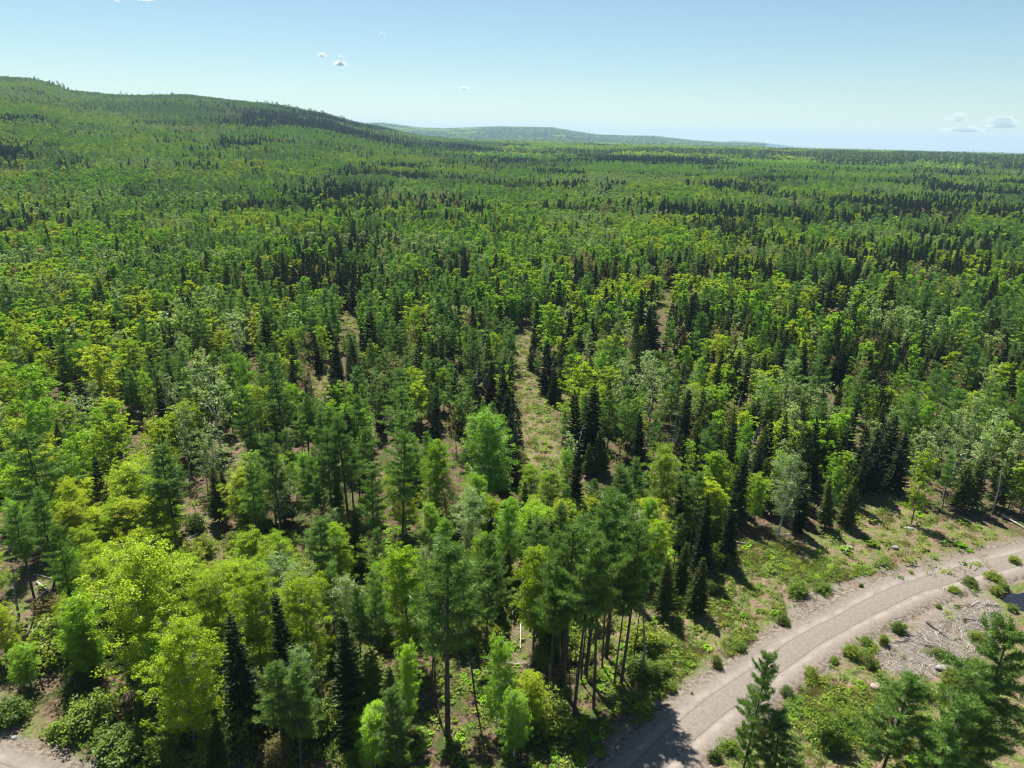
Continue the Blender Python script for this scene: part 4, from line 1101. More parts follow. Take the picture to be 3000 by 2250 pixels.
PTS = []; IDX = []; SCL = []; ROT = []
def push(x, y, idx, sx, sz):
    z = zterr(x, y); n = len(x)
    PTS.append(np.stack([x, y, z], 1)); IDX.append(idx); SCL.append(np.stack([sx, sx, sz], 1)); ROT.append(np.random.default_rng(n).random(n) * 6.283)
def singles(cell, r0, r1, lod, seed, sel=None):
    P = scatter(cell, r0, r1, math.radians(44), seed=seed)
    if sel is not None: P = P[sel(P[:, 0], P[:, 1])]
    if r0 < 300: P = P[~blocked(P)]; 
    if r0 < 300:
        bad = np.zeros(len(P), bool)
        for hz_ in (10, 7.5, 5, 2.5):
            for sx in (-1.3, 0, 1.3):
                q_, v_, _ = project(P[:, 0] + sx, P[:, 1], hz_)
                for p in SEEN: bad |= inpoly(q_, v_, p)
        P = P[~bad]
    P = P[fbm(P[:, 0], P[:, 1], 17, 60) < .66]
    g = np.random.default_rng(seed + 5)
    ki = pick(P[:, 0], P[:, 1], g)
    idx = np.zeros(len(P), int); sz = np.zeros(len(P))
    for i, k in enumerate(KL):
        m = ki == i; L = np.array(PIDX[(k, lod)]); idx[m] = L[g.integers(0, len(L), m.sum())]
        a, b = KINDS[k][0]; sz[m] = (.92 if k == 'spruce' else .82) * (a + (b - a) * g.random(m.sum())) / PIDX[('h', k)]
    push(P[:, 0], P[:, 1], idx, sz * (.9 + .3 * g.random(len(P))), sz)
    return len(P)
onhill = lambda x, y: (zterr(x, y) > 14) & (np.arctan2(x, y) < -.02)
n1 = singles(2.75, RI, 400, 'm', 21)
n2 = singles(3.4, 400, 1150, 'f', 22)
n3 = singles(4.4, 1150, 2150, 'f', 23, onhill)
def patches(cell, r0, r1, size, lod, seed, sel=None):
    P = scatter(cell, r0, r1, math.radians(44), jit=.35, seed=seed)
    if sel is not None: P = P[sel(P[:, 0], P[:, 1])]
    w = weights(P[:, 0], P[:, 1]); con = w[:, 0] + w[:, 1] + w[:, 2]; idx = np.zeros(len(P), int)
    g = np.random.default_rng(seed)
    nm = np.where((con > .45) | ((con > np.where(np.hypot(P[:, 0], P[:, 1]) > 4200, .1, .22)) & (np.hypot(P[:, 0], P[:, 1]) > 1500) & ~onhill(P[:, 0], P[:, 1])), 0, np.where(w[:, 4] > .4, 1, np.where(w[:, 3] > .35, 2, 3)))
    for i, k in enumerate(('dark', 'green', 'yellow', 'mixed')):
        m = nm == i; L = np.array(PIDX[(k, lod)]); idx[m] = L[g.integers(0, len(L), m.sum())]
    s = np.full(len(P), size / 24.0)
    push(P[:, 0], P[:, 1], idx, s, .85 + .35 * g.random(len(P)))
    return len(P)
n4 = patches(21, 1150, 3400, 24, 'p', 31, lambda x, y: ~(onhill(x, y) & (np.hypot(x, y) < 2150)))
# the dark conifers that stand along the ridge
gr_ = np.random.default_rng(8)
for n_, lo, hi_, r0_, r1_, hs in ((95, 520, 770, 1800, 1915, 1.35), (26, 80, 160, 1820, 1905, 1.4), (45, 150, 560, 1830, 1900, 1.15), (20, 760, 900, 1800, 1900, 1.1)):
    azs_ = np.array([azel(p_, 260)[0] for p_ in (lo + (hi_ - lo) * gr_.random(n_))]); rr_ = r0_ + (r1_ - r0_) * gr_.random(n_)
    kk_ = np.where(gr_.random(n_) < .6, 0, 1); id_ = np.where(kk_ == 0, PIDX[('spruce', 'f')][0], PIDX[('pine', 'f')][1])
    push(np.sin(azs_) * rr_, np.cos(azs_) * rr_, id_, np.full(n_, 1.5 * hs), hs * (.45 + .55 * gr_.random(n_)))
n5 = patches(62, 3400, 14000, 72, 'q', 32)
print('WOODLAND', n1, n2, n3, n4, n5)

def instancer(name, pts, idx, scl, rot, coll, tilt=None):
    me = bpy.data.meshes.new(name); me.vertices.add(len(pts)); me.vertices.foreach_set('co', np.asarray(pts, np.float32).ravel())
    a = me.attributes.new('idx', 'INT', 'POINT'); a.data.foreach_set('value', np.asarray(idx, np.int32))
    a = me.attributes.new('scl', 'FLOAT_VECTOR', 'POINT'); a.data.foreach_set('vector', np.asarray(scl, np.float32).ravel())
    rv = np.zeros((len(pts), 3), np.float32); rv[:, 2] = rot
    if tilt is not None: rv[:, :2] = tilt
    a = me.attributes.new('rot', 'FLOAT_VECTOR', 'POINT'); a.data.foreach_set('vector', rv.ravel())
    o = add(name, me)
    ng = bpy.data.node_groups.new(name + '_scatter', 'GeometryNodeTree')
    ng.interface.new_socket('Geometry', in_out='INPUT', socket_type='NodeSocketGeometry')
    ng.interface.new_socket('Geometry', in_out='OUTPUT', socket_type='NodeSocketGeometry')
    gi = ng.nodes.new('NodeGroupInput'); go = ng.nodes.new('NodeGroupOutput')
    ci = ng.nodes.new('GeometryNodeCollectionInfo'); ci.inputs['Collection'].default_value = coll
    ci.inputs['Separate Children'].default_value = True; ci.inputs['Reset Children'].default_value = True
    ip = ng.nodes.new('GeometryNodeInstanceOnPoints'); ip.inputs['Pick Instance'].default_value = True
    def named(n, ty):
        x = ng.nodes.new('GeometryNodeInputNamedAttribute'); x.data_type = ty; x.inputs['Name'].default_value = n
        return next(s for s in x.outputs if s.enabled and s.name == 'Attribute')
    ng.links.new(gi.outputs[0], ip.inputs['Points']); ng.links.new(ci.outputs[0], ip.inputs['Instance'])
    ng.links.new(named('idx', 'INT'), ip.inputs['Instance Index'])
    ng.links.new(named('scl', 'FLOAT_VECTOR'), ip.inputs['Scale'])
    er = ng.nodes.new('FunctionNodeEulerToRotation'); ng.links.new(named('rot', 'FLOAT_VECTOR'), er.inputs[0])
    ng.links.new(er.outputs[0], ip.inputs['Rotation'])
    ng.links.new(ip.outputs[0], go.inputs[0])
    md = o.modifiers.new('scatter', 'NODES'); md.node_group = ng
    return o
wl = instancer('distant_woodland', np.concatenate(PTS), np.concatenate(IDX), np.concatenate(SCL), np.concatenate(ROT), PC)
tag(wl, 'mixed spring forest running over the plain and the hills to the horizon', 'woodland', kind='stuff')
# ------------------------------------------------------------------ the air
def build_haze():
    m, t, out = mat('haze_air')
    v = N(t, 'ShaderNodeVolumePrincipled'); v.inputs['Color'].default_value = (.50, .72, 1.0, 1); v.inputs['Density'].default_value = 8.5e-5
    v.inputs['Anisotropy'].default_value = 0.0
    t.links.new(v.outputs[0], out.inputs['Volume'])
    a = 16600.0; z0, z1 = -60.0, 260.0
    V = np.array([(x, y, z) for z in (z0, z1) for y in (-a, a) for x in (-a, a)])
    f = np.array([(0, 2, 3, 1), (4, 5, 7, 6), (0, 1, 5, 4), (2, 6, 7, 3), (0, 4, 6, 2), (1, 3, 7, 5)])
    tag(add('haze', new_mesh('haze', [(V, f, None, 0)], [m])), kind='stuff')
build_haze()
#==SMALL==
# ================================================================== SHRUBS, LOGS, BOULDERS, GROUND COVER
def ground_z(x, y):
    x = np.atleast_1d(np.asarray(x, float)); y = np.atleast_1d(np.asarray(y, float))
    rd = road_dist(x, y)
    z = zterr(x, y) + ((fbm(x, y, 2.6, 1) - .5) * .55 + (fbm(x, y, .9, 4) - .5) * .22) * sstep(3.2, 6.0, rd)
    return z - .16 * (1 - sstep(2.4, 3.9, rd))
SHR = []
for v in range(6):
    g = np.random.default_rng(500 + v)
    h = 1.6; w = h * (.95 + .35 * g.random())
    wd, lf = gen_broad(g, h, w, .02, 24, 4, 3, 20, .06, .042, .26, .8, .8, 1.0, wood=1.2, tr=.012, shape=.35)
    lm = 'fir' if v == 4 else ('bud' if v == 5 else 'shrub')
    SHR.append((h, new_mesh('shrub_stems', [(*p, 0) for p in wd], [MT['bark_dark']], True), new_mesh('shrub_leaves', [(*p, 0) for p in lf], [MT[lm]])))
SHRUBS = []
def shrub(px, py, h, ws, label, v=None):
    x, y = at(px, py); SHRUBS.append(dict(k='shrub', x=x, y=y, h=h * (.72 if h < 2 and px > 1400 else 1), ws=ws * .95, label=label, v=v, hm=1.2))
for a in (
    (1722, 1283, 1.7, 1.2, 'round yellow-brown bush at the edge of the pale gravel patch'), (1775, 1273, 1.0, 2.2, 'low green bush right of the yellow-brown bush on the verge'),
    (1860, 1268, .7, .9, 'tiny dark bush alone on the gravel shoulder'), (1968, 1238, .6, 1.3, 'tiny green tuft bush high on the gravel shoulder'),
    (1692, 1346, 1.3, 1.1, 'dark green bush at the lower corner of the gravel patch'), (1598, 1403, 1.1, 1.2, 'yellow-green bush on the verge above the road'),
    (1548, 1438, 1.5, .9, 'dark bush on the verge just behind the lone young pine'), (1838, 1418, 1.7, 1.0, 'tallest green bush between road and slash pile'),
    (1877, 1436, 1.5, 1.0, 'round green bush next below the slash pile'), (1872, 1391, 1.0, 1.3, 'reddish green bush on the road side of the slash pile'),
    (1908, 1391, 1.5, .8, 'narrow bush on the rim of the slash pile'), (1940, 1365, 1.5, 1.1, 'bright bush on the upper left rim of the slash pile'),
    (1803, 1430, .8, 1.0, 'small dark bush nearest the road below the bend'), (1852, 1381, .5, 1.0, 'smallest bush left of the slash pile'),
    (1752, 1465, 1.6, .9, 'broad green bush beside the road right of the young pine'), (1495, 1500, .5, .8, 'tiny sprout on the left gravel shoulder'),
    (2032, 1421, 1.2, 1.4, 'wide grassy green bush below the slash pile'), (2112, 1383, 1.2, 1.5, 'low bush inside the right part of the slash pile'),
    (2028, 1313, .6, 1.2, 'little green bush among the bleached sticks'), (1575, 1620, 1.3, 1.2, 'dark green bush at the bottom beside the lone young pine'),
    (1545, 1640, 1.2, 1.0, 'yellowish bush at the bottom edge by the road'), (25, 1555, 1.7, 1.4, 'bright bush on the left road edge cut by the frame'),
    (200, 1568, 2.2, 1.2, 'yellow-orange bush on the bank above the left road'), (125, 1590, 1.1, 1.3, 'low green bush hanging over the left road edge'),
    (270, 1625, 1.9, 1.6, 'broad bush at the bottom of the left bank'), (330, 1600, 1.8, 1.4, 'orange-tinged bush at the foot of the front maple'),
    (175, 1490, 1.6, 1.6, 'dark bush in the shade of the biggest maple'), (60, 1440, 1.5, 1.7, 'wide dark bush below the fallen pale branch'),
    (2095, 1262, 1.3, 1.4, 'leafy bush cluster above the pond'), (2145, 1250, 1.2, 1.3, 'leafy bush between road and pond at the right edge'),
    (2060, 1278, 1.0, 1.3, 'bush on the upper rim of the slash pile'), (2152, 1280, .9, 1.4, 'small green bush on the far bank of the pond'), (2186, 1322, .8, 1.5, 'low tuft bush on the near bank of the pond'),
    (2168, 1271, .8, 1.3, 'low bush behind the pond'), (1880, 1590, 1.8, 1.1, 'leafy sapling bush left of the bushy young pines at the bottom'), (1830, 1560, 1.5, 1.3, 'green bush above the very yellow sapling'),
    (2110, 1450, 1.6, 1.2, 'green bush between the slash pile and the corner pines'), (2060, 1470, 1.4, 1.4, 'leafy bush just under the whitish boulder'), (2190, 1215, 1.3, 1.2, 'green bush at the inner road edge near the right side'),
    (1450, 1490, 1.0, 1.3, 'green bush low on the verge beside the road shadow'), (1430, 1455, 1.6, 1.3, 'bush by the outermost pine of the grove'),
    (1395, 1400, 2.2, 1.0, 'yellow-green sapling bush right of the grove trunks'), (1990, 1500, 1.6, .9, 'green bush between the two bushy young pines'),
    (1815, 1520, 1.0, 1.0, 'spreading bush in the grass before the lone pine'), (1700, 1500, 1.1, 1.2, 'bush right beside the near road edge')):
    shrub(*a)
for a in ((540, 1590, 4.2, .75, 'tall bright sapling at the bottom edge below the black spire', 4), (668, 1580, 4.2, .75, 'bright yellow sapling at the bottom edge, the more yellow of two', 1),
          (1795, 1610, 2.6, .85, 'very yellow bushy sapling at the bottom between the young pines', 2), (600, 1640, 1.6, 1.0, 'buff budding bush between the two bright saplings', 5),
          (1085, 1290, 3.0, .8, 'yellow-green sapling beside the bare patch strewn with sticks', 0), (1190, 1400, 4.5, .6, 'slim sapling in front of the grove trunks', 1),
          (400, 1575, 2.6, 1.0, 'green sapling under the front maple', 0)):
    shrub(*a)
gs = np.random.default_rng(77)
LM += [((1750, 1320), 'the pale gravel patch'), ((2010, 1390), 'the slash pile'), ((2170, 1290), 'the pond'), ((1615, 1640), 'the lone young pine'), ((1800, 1350), 'the road bend'),
       ((60, 1570), 'the left end of the road'), ((2000, 1130), 'the upper verge'), ((1600, 1300), 'the lower verge'), ((1420, 1520), 'the shadow on the road'), ((1900, 1540), 'the bushy young pines')]
LMP = np.array([at(*p) for p, _ in LM])
P = scatter(2.3, 38, 84, math.radians(38), seed=91)
rd = road_dist(P[:, 0], P[:, 1])
inc = inpoly(P[:, 0], P[:, 1], CLEAR) | inpoly(P[:, 0], P[:, 1], LEFTV)
px, py, _ = project(P[:, 0], P[:, 1], 0)
slh = inpoly(P[:, 0], P[:, 1], SLASH) | inpoly(P[:, 0], P[:, 1], GRAVPATCH) | inpoly(P[:, 0], P[:, 1], POND)
edge = np.exp(-((rd - 7.0) / 2.0) ** 2)
pr_ = np.where(inc, .10 + .30 * edge + .25 * (py > 1400), .26) * (rd > 5.2) * (~slh) * (px > -10) * (px < 2222) * (py < 1670)
k = gs.random(len(P)) < pr_ * .8 * np.where(inc & (px > 1450), .2, 1)
for x, y in P[k][:255]:
    c = inpoly(x, y, CLEAR)
    SHRUBS.append(dict(k='shrub', x=float(x), y=float(y), h=float((.5 if c else .9) + gs.random() ** 2 * (1.0 if c else 2.2)), ws=float(.9 + .6 * gs.random()), label=None, v=None, hm=1.2))
autolabel([t for t in SHRUBS if not t['label']], {'shrub': 'leafy bush'})
for t in SHRUBS:
    i = t['v'] if t['v'] is not None else int(gs.choice(6, p=[.23, .21, .21, .21, .12, .02])); h0, sm, lm = SHR[i]
    e = bpy.data.objects.new('shrub', None); COL.objects.link(e)
    s = t['h'] / h0; e.location = (t['x'], t['y'], float(ground_z(t['x'], t['y'])[0])); e.scale = (s * t['ws'] * gs.uniform(.75, 1.3), s * t['ws'] * gs.uniform(.75, 1.3), s); e.rotation_euler = (0, 0, gs.random() * 6.28)
    tag(e, t['label'], 'bush', 'bushes and saplings of the clearing and forest floor')
    add('stem', sm, e); add('crown', lm, e)
print('SHRUBS', len(SHRUBS))

# fallen logs
def log(p, q, r, m, label, name='log', lift=.05, bend=.02, branches=3, seed=0):
    g = np.random.default_rng(seed)
    a = np.array([*at(*p), 0.]); b = np.array([*at(*q), 0.]); L = np.linalg.norm(b - a); k = 7
    t = np.linspace(0, 1, k)[:, None]; P = a + (b - a) * t
    perp = np.array([-(b - a)[1], (b - a)[0], 0]) / max(L, .1)
    P = P + perp * np.cumsum(g.normal(0, bend * L / 2, k))[:, None]
    c = P.mean(0)
    P[:, 2] = np.maximum(ground_z(P[:, 0], P[:, 1]).max(), 0) * .6 + r + lift + ground_z(P[:, 0], P[:, 1]) * .4
    c[2] = P[:, 2].mean()
    parts = [(*trunk_tube(P - c, r * np.linspace(1, .45, k), 8), 0)]
    for e, rr in ((P[0] - c, r), (P[-1] - c, r * .45)):
        th = np.arange(8) / 8 * 6.283; d = norm((P[1] - P[0])[None])[0]; u, w, _ = frame(d[None])
        V = np.concatenate([e + rr * (u * np.cos(th)[:, None] + w * np.sin(th)[:, None]), e[None] + d * .002]); parts.append((V, np.array([(i, (i + 1) % 8, 8) for i in range(8)]), None, 0))
    o = add(name, new_mesh(name, parts, [MT[m]], True), loc=c)
    tag(o, label, 'log', 'fallen logs and branches')
    if branches:
        s0 = []; s1 = []
        for i in range(branches):
            tt = g.random() * .9; pp = np.array([np.interp(tt, t[:, 0], P[:, j]) for j in range(3)]) - c
            s0.append(pp); s1.append(pp + perp * g.choice([-1, 1]) * (.3 + g.random() * .5) + (b - a) / L * .3 + np.array([0, 0, .25 * g.random()]))
        add('branch', new_mesh('branch', [(*tubes(np.array(s0), np.array(s1), np.full(branches, r * .3), np.full(branches, .006), 5), 0)], [MT[m]], True), o)
LOGS = [
 ((2000, 1346), (2047, 1383), .10, 'bark_dark', 'dark log lying diagonally across the bleached slash'), ((2079, 1342), (2130, 1345), .07, 'bark_dark', 'crooked dark branch in the upper right of the slash'),
 ((2060, 1310), (2081, 1311), .08, 'bark_dark', 'short dark log at the upper rim of the slash'), ((2128, 1310), (2158, 1312), .10, 'bark_grey', 'grey log lying beside the pond'),
 ((2097, 1312), (2113, 1301), .07, 'wood', 'short pale log between slash and pond'), ((1997, 1396), (2029, 1399), .07, 'bark_dark', 'short dark log in the lower slash'),
 ((2174, 1319), (2193, 1330), .06, 'wood', 'pale branch stuck into the pond edge'), ((1757, 1317), (1798, 1306), .04, 'bark_grey', 'thin straight stick on the pale gravel patch'),
 ((1931, 1337), (1951, 1331), .06, 'bark_grey', 'short greenish log on the road side of the slash'), ((1928, 1390), (1965, 1384), .05, 'bark_dark', 'thin dark branch at the left slash end'),
 ((2020, 1368), (2029, 1388), .05, 'wood', 'white curved branch in the middle of the slash'), ((2107, 1350), (2150, 1372), .05, 'wood', 'bleached branch right of the crooked dark one'),
 ((80, 1261), (140, 1313), .11, 'wood', 'pale fallen trunk near the left edge'), ((-10, 1362), (31, 1321), .13, 'wood', 'thick pale log at the left frame edge'),
 ((30, 1440), (63, 1390), .08, 'wood', 'pale fallen branch above the left bank'), ((75, 1243), (115, 1252), .05, 'wood', 'thin pale branch above the fallen trunk'),
 ((387, 1161), (413, 1172), .08, 'wood', 'pale log on the bare brown slope'), ((397, 1173), (430, 1153), .07, 'wood', 'thin pale log crossing another on the brown slope'),
 ((395, 1187), (440, 1184), .05, 'wood', 'lowest pale stick on the brown slope'), ((1124, 1346), (1124, 1403), .08, 'wood', 'long white stick on the bare patch, pointing downslope'),
 ((1094, 1434), (1121, 1437), .09, 'wood', 'white log end at the bottom of the bare patch'), ((1124, 1532), (1136, 1568), .09, 'wood', 'white broken log in the undergrowth below the grove'),
 ((1128, 1528), (1165, 1600), .07, 'bark_grey', 'long grey fallen stem below the grove'), ((1010, 1439), (1026, 1421), .09, 'wood', 'white log beside the tall broad pine'),
 ((1287, 1338), (1294, 1360), .08, 'wood', 'white log standing out behind the grove trunks'), ((1206, 1534), (1213, 1564), .06, 'wood', 'short pale stick in the shaded brush'),
 ((2165, 1115), (2215, 1144), .12, 'wood', 'long pale log under the trees at the right edge'), ((1672, 1157), (1716, 1155), .07, 'wood', 'pale stick on the edge of the upper verge'),
 ((1588, 1174), (1627, 1179), .06, 'wood', 'pale stick in the shade behind the verge'), ((1590, 1236), (1627, 1243), .06, 'bark_grey', 'grey branch pile stick on the lower verge'),
 ((1594, 1250), (1618, 1233), .06, 'bark_dark', 'dark branch crossing the grey one on the verge'), ((1778, 1125), (1812, 1152), .06, 'wood', 'thin leaning pole at the verge rim'),
 ((1876, 1118), (1891, 1119), .06, 'wood', 'short pale stick near the shaded corner'), ((1130, 1345), (1160, 1332), .06, 'wood', 'pale stick at the top of the bare patch'),
 ((1340, 1300), (1372, 1318), .07, 'wood', 'pale stick right of the grove trunks'), ((1180, 1020), (1205, 985), .06, 'wood', 'pale dead stick at the foot of the grassy trail'),
 ((850, 1625), (872, 1629), .10, 'wood', 'pale log end at the bottom edge'), ((795, 1340), (860, 1352), .06, 'wood', 'thin pale stick below the thin black trunk'),
]
for i, (p, q, r, m, lb) in enumerate(LOGS): log(p, q, r, m, lb, seed=i, branches=3 if r > .06 else 0)

# boulders
def boulder(px, py, s, m, label, seed):
    g = np.random.default_rng(seed)
    bm = bmesh.new(); bmesh.ops.create_icosphere(bm, subdivisions=4, radius=1)
    V = np.array([v.co[:] for v in bm.verts]); Fc = np.array([[v.index for v in f.verts] for f in bm.faces]); bm.free()
    n = norm(g.normal(0, 1, (9, 3))); d = .75 + .3 * g.random(9)
    dots = V @ n.T; k = np.min(np.where(dots > .05, d / np.maximum(dots, .05), 9), 1)
    V = V * np.minimum(k, 1.0)[:, None] * (1 + .03 * np.sin(V[:, :1] * 9) * np.sin(V[:, 1:2] * 11))
    V = V * np.array(s)
    x, y = at(px, py); o = add('boulder', new_mesh('boulder', [(V, Fc, None, 0)], [m], False), loc=(x, y, float(ground_z(x, y)[0]) + s[2] * .35))
    tag(o, label, 'boulder', 'boulders in the clearing')
RK = bark_mat('pale_stone', (.14, .13, .12), (.30, .28, .26), 2.5); RB = bark_mat('brown_stone', (.24, .17, .12), (.34, .27, .2), 2.5)
for i, a in enumerate(((2037, 1447, (.75, .4, .3), RK, 'long whitish boulder in the grass below the slash pile'), (1893, 1486, (.6, .4, .25), RB, 'tan boulder in the grass between bushes'),
          (100, 1333, (.5, .4, .4), RK, 'grey boulder by the fallen pale trunk at the left'), (1963, 1142, (.6, .4, .25), RK, 'flat grey boulder on the upper verge'),
          (1933, 1185, (.45, .35, .3), RK, 'grey boulder in the middle of the verge'), (1836, 1186, (.4, .35, .25), RK, 'smaller grey boulder on the verge'), (1810, 1287, (.3, .2, .12), RK, 'small whitish rock on the gravel shoulder'),
          (30, 1592, (.3, .2, .1), RK, 'flat pale rock at the left road edge'), (390, 1196, (.5, .4, .3), RK, 'grey boulder on the brown slope'))):
    boulder(*a, i + 3)

# dead standing snags
for i, (px, py, pt, h, lb) in enumerate(((1790, 955, 0, 6.5, 'pale leaning dead snag in the right wood'), (2208, 1100, 0, 7, 'bare grey snag at the right frame edge'), (2145, 1100, 0, 6, 'thin pale snag before the silver aspens'),
          (35, 1352, 0, 6.5, 'bare crooked snag at the left edge'), (725, 566, 0, 7, 'white dead snag on the far pale opening'), (1075, 1225, 0, 6, 'thin dead snag near the bare patch'), (1388, 1470, 0, 9, 'leafless pole right of the grove'))):
    g = np.random.default_rng(60 + i); st, br = gen_snag(g, h); x, y = at(px, py)
    mk = MT['wood'] if 'pale' in lb or 'white' in lb else MT['bark_grey']
    o = bpy.data.objects.new('dead_tree', None); COL.objects.link(o); o.location = (x, y, 0)
    if 'leaning' in lb: o.rotation_euler = (0, .3, 0)
    tag(o, lb, 'dead tree', 'dead standing trees')
    add('trunk', new_mesh('snag_trunk', [(*st[0], 0)], [mk], True), o); add('branches', new_mesh('snag_branches', [(*br[0], 0)], [mk], True), o)

SN = []
Pn = scatter(13, 52, 135, math.radians(34), seed=55); Pn = Pn[~blocked(Pn)]
for x, y in Pn[np.random.default_rng(4).permutation(len(Pn))[:34]]:
    h = 6 + 5 * random.random()
    if not cover_check(x, y, h, .5): SN.append(dict(k='snag', x=float(x), y=float(y), h=h, hm=8.5, label=None))
autolabel(SN, {'snag': 'bare dead tree'})
SNM = []
for i in range(4):
    st, br = gen_snag(np.random.default_rng(80 + i), 8); mk = MT['bark_grey' if i % 2 else 'bark_pale']
    SNM.append((new_mesh('snag_trunk', [(*st[0], 0)], [mk], True), new_mesh('snag_branches', [(*br[0], 0)], [mk], True)))
for t in SN:
    o = bpy.data.objects.new('dead_tree', None); COL.objects.link(o); o.location = (t['x'], t['y'], 0); o.scale = [t['h'] / 8] * 3; o.rotation_euler = (random.gauss(0, .08), random.gauss(0, .08), random.random() * 6.28)
    tag(o, t['label'], 'dead tree', 'dead standing trees'); a, b = random.choice(SNM); add('trunk', a, o); add('branches', b, o)

# loose slash: nobody could count it
def build_debris():
    g = np.random.default_rng(5); pts = []
    def fill(poly, n, seed):
        P = np.array(poly); lo, hi = P.min(0), P.max(0); q = lo + (hi - lo) * g.random((n * 4, 2)); q = q[inpoly(q[:, 0], q[:, 1], poly)][:n]; return q
    pts.append(fill(SLASH, 2600, 0)); pts.append(fill(CLEAR, 1500, 1)); pts.append(fill(LEFTV, 250, 1))
    for p in OPEN[4:9]: pts.append(fill(p, 130, 2))
    pts.append(fill(gpoly([(300, 1240), (1400, 1240), (1400, 1650), (700, 1650)]), 900, 3)); pts.append(fill(TRAIL, 200, 3))
    ns = len(pts[0]); Q = np.concatenate(pts); rd = road_dist(Q[:, 0], Q[:, 1]); keep = rd > 4.4; ns = keep[:ns].sum(); Q = Q[keep]; n = len(Q)
    L = .15 + .9 * g.random(n) ** 3; L[:ns] = .15 + 1.3 * g.random(ns) ** 3; az = g.random(n) * 6.283
    r = .007 + .018 * g.random(n) ** 2 + L * .006
    z = ground_z(Q[:, 0], Q[:, 1]) + r + .05 * g.random(n); z[:ns] += .12 * g.random(ns)
    A = np.column_stack([Q, z]); B = A + np.stack([np.cos(az) * L, np.sin(az) * L, g.normal(0, .08, n) * L], 1)
    k = g.random(n) < .35
    parts = [(*tubes(A[k], B[k], r[k], r[k] * .5, 4), 1), (*tubes(A[~k], B[~k], r[~k], r[~k] * .5, 4), 0)]
    tag(add('debris', new_mesh('debris', parts, [MT['wood'], MT['bark_grey']])), 'bleached sticks and slash strewn over the ground', 'sticks', kind='stuff')
build_debris()

# loose stones on the gravel
def build_stones():
    g = np.random.default_rng(15)
    P = scatter(.55, 37, 80, math.radians(40), jit=1.0, seed=47); rd = road_dist(P[:, 0], P[:, 1])
    pr_ = np.exp(-((rd - 3.6) / 1.1) ** 2) * .55 + (rd < 3) * .06 + inpoly(P[:, 0], P[:, 1], GRAVPATCH) * .4 + inpoly(P[:, 0], P[:, 1], SLASH) * .3
    P = P[g.random(len(P)) < pr_]; n = len(P); r = .02 + .075 * g.random(n) ** 4; rd = road_dist(P[:, 0], P[:, 1])
    z = np.where(rd < 2.9, .05, ground_z(P[:, 0], P[:, 1]) + .02) + np.where((rd >= 2.9) & (rd < 4.2), .05, 0)
    C = np.column_stack([P, z]); O = np.array([(1, 0, 0), (0, 1, 0), (-1, 0, 0), (0, -1, 0), (0, 0, .8), (0, 0, -.8)], float)
    V = (C[:, None] + O[None] * (r[:, None] * (.7 + .6 * g.random((n, 6))))[:, :, None]).reshape(-1, 3)
    f = np.array([(0, 1, 4), (1, 2, 4), (2, 3, 4), (3, 0, 4), (1, 0, 5), (2, 1, 5), (3, 2, 5), (0, 3, 5)])
    F_ = (f[None] + (np.arange(n) * 6)[:, None, None]).reshape(-1, 3)
    tag(add('gravel', new_mesh('gravel', [(V, F_, None, 0)], [RK])), 'loose stones scattered on the road and its shoulders', 'gravel', kind='stuff')
build_stones()

# weeds, grass and ferns
UC = bpy.data.collections.new('undergrowth_sources'); UI = {}
def ureg(k, me): o = bpy.data.objects.new('cover_%03d' % len(UC.objects), me); UI.setdefault(k, []).append(len(UC.objects)); UC.objects.link(o)
for v in range(4):
    g = np.random.default_rng(300 + v)
    n = 46; C = g.normal(0, .2, (n, 3)); C[:, 2] = np.abs(C[:, 2]) * .8 + .05
    ureg('weed', new_mesh('weed', [(*leaves(C, C * 2 + np.array([0, 0, 1.]) + g.normal(0, .4, (n, 3)), .075, .045, g), 0)], [MT['shrub']]))
    n = 60; C = g.normal(0, .16, (n, 3)); C[:, 2] = 0; D = g.normal(0, .4, (n, 3)) + np.array([0, 0, 1.]); D[:, 2] = np.abs(D[:, 2])
    ureg('grass', new_mesh('grass', [(*spikes(C, D, .34, .03, g), 0)], [MT['grass']]))
    ureg('dry', new_mesh('dry_grass', [(*spikes(C * 1.2, D, .30, .022, g), 0)], [MT['dry']]))
    n = 60; az = g.random(n) * 6.283; C = np.stack([np.cos(az) * .25, np.sin(az) * .25, .18 + .1 * g.random(n)], 1) * g.random((n, 1)) ** .5
    ureg('fern', new_mesh('fern', [(*leaves(C, np.array([0, 0, 1.]) + C * .8 + g.normal(0, .25, (n, 3)), .12, .035, g), 0)], [MT['birch' if v % 2 else 'shrub']]))
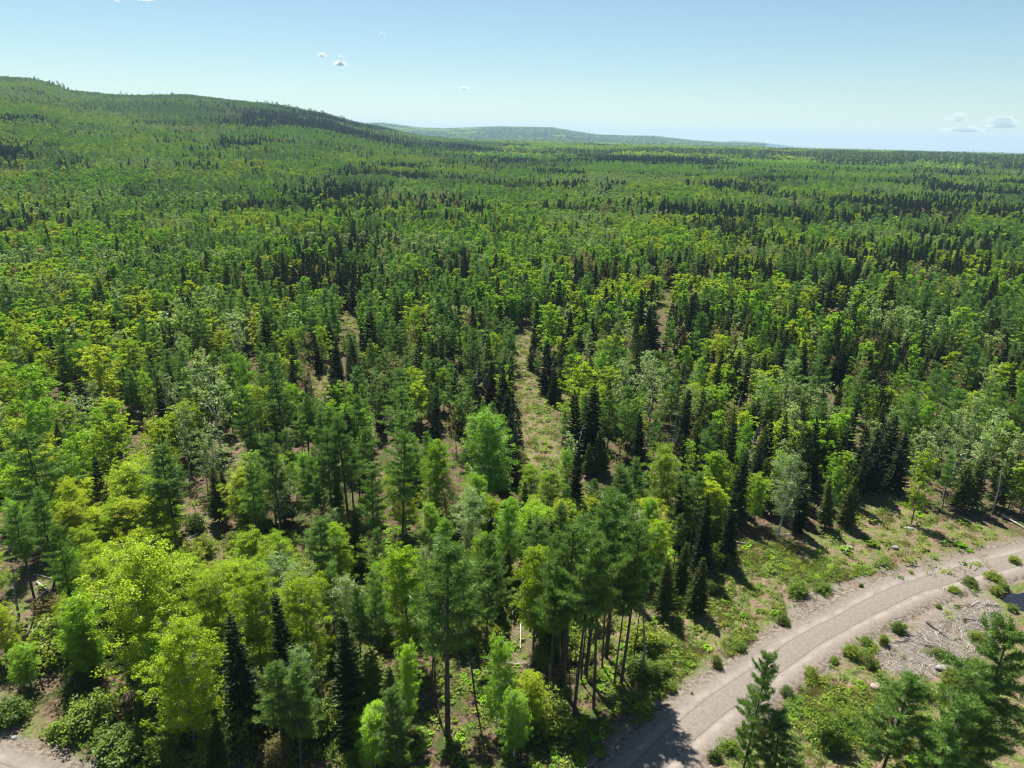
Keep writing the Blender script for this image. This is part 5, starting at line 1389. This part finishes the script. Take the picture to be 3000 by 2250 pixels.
def cover():
    g = np.random.default_rng(9); out = []
    P = scatter(.25, 37, 80, math.radians(38), jit=1.0, seed=41)
    c = inpoly(P[:, 0], P[:, 1], CLEAR) | inpoly(P[:, 0], P[:, 1], LEFTV)
    rd = road_dist(P[:, 0], P[:, 1]); bare = inpoly(P[:, 0], P[:, 1], SLASH) | inpoly(P[:, 0], P[:, 1], GRAVPATCH); pond = inpoly(P[:, 0], P[:, 1], POND)
    nz = fbm(P[:, 0], P[:, 1], 3.2, 71)
    opn = np.zeros(len(P), bool)
    for p in OPEN: opn |= inpoly(P[:, 0], P[:, 1], p)
    pr_ = np.where(c, .70 * sstep(.38, .56, nz) + .14, np.where(opn, .08, .10 + .25 * sstep(.5, .65, nz))) * sstep(2.9, 4.4, rd + (nz - .5) * 4.5) * np.where(bare, .05, 1) * ~pond
    k = g.random(len(P)) < pr_ * 1.0; P = P[k]; c = c[k]; nz = nz[k]
    Q = scatter(.8, 80, 235, math.radians(38), jit=1.0, seed=42)
    tr = inpoly(Q[:, 0], Q[:, 1], TRAIL) | inpoly(Q[:, 0], Q[:, 1], OPEN[0]) | inpoly(Q[:, 0], Q[:, 1], OPEN[1]) | inpoly(Q[:, 0], Q[:, 1], OPEN[2]) | inpoly(Q[:, 0], Q[:, 1], CLEAR) | ((g.random(len(Q)) < .10) & (Q[:, 1] < 130)); Q = Q[tr & (g.random(len(Q)) < .45)]
    A = np.concatenate([P, Q]); cc = np.concatenate([c, np.ones(len(Q), bool)]); n = len(A)
    u = g.random(n); ty = np.where(cc, np.where(u < .34, 0, np.where(u < .66, 1, np.where(u < .90, 2, 3))), np.where(u < .45, 0, np.where(u < .6, 2, 3)))
    idx = np.zeros(n, int)
    for i, kk in enumerate(('weed', 'grass', 'dry', 'fern')):
        m = ty == i; idx[m] = np.array(UI[kk])[g.integers(0, 4, m.sum())]
    s = .45 + .9 * g.random(n) ** 1.5; s[len(P):] *= 1.6
    z = ground_z(A[:, 0], A[:, 1]) - .02
    o = instancer('undergrowth', np.column_stack([A, z]), idx, np.stack([s * 1.15, s * 1.15, s], 1), g.random(n) * 6.283, UC, g.normal(0, .12, (n, 2)))
    tag(o, 'low weeds, grass and ferns covering the clearing and forest floor', 'undergrowth', kind='stuff')
    print('COVER', n)
cover()
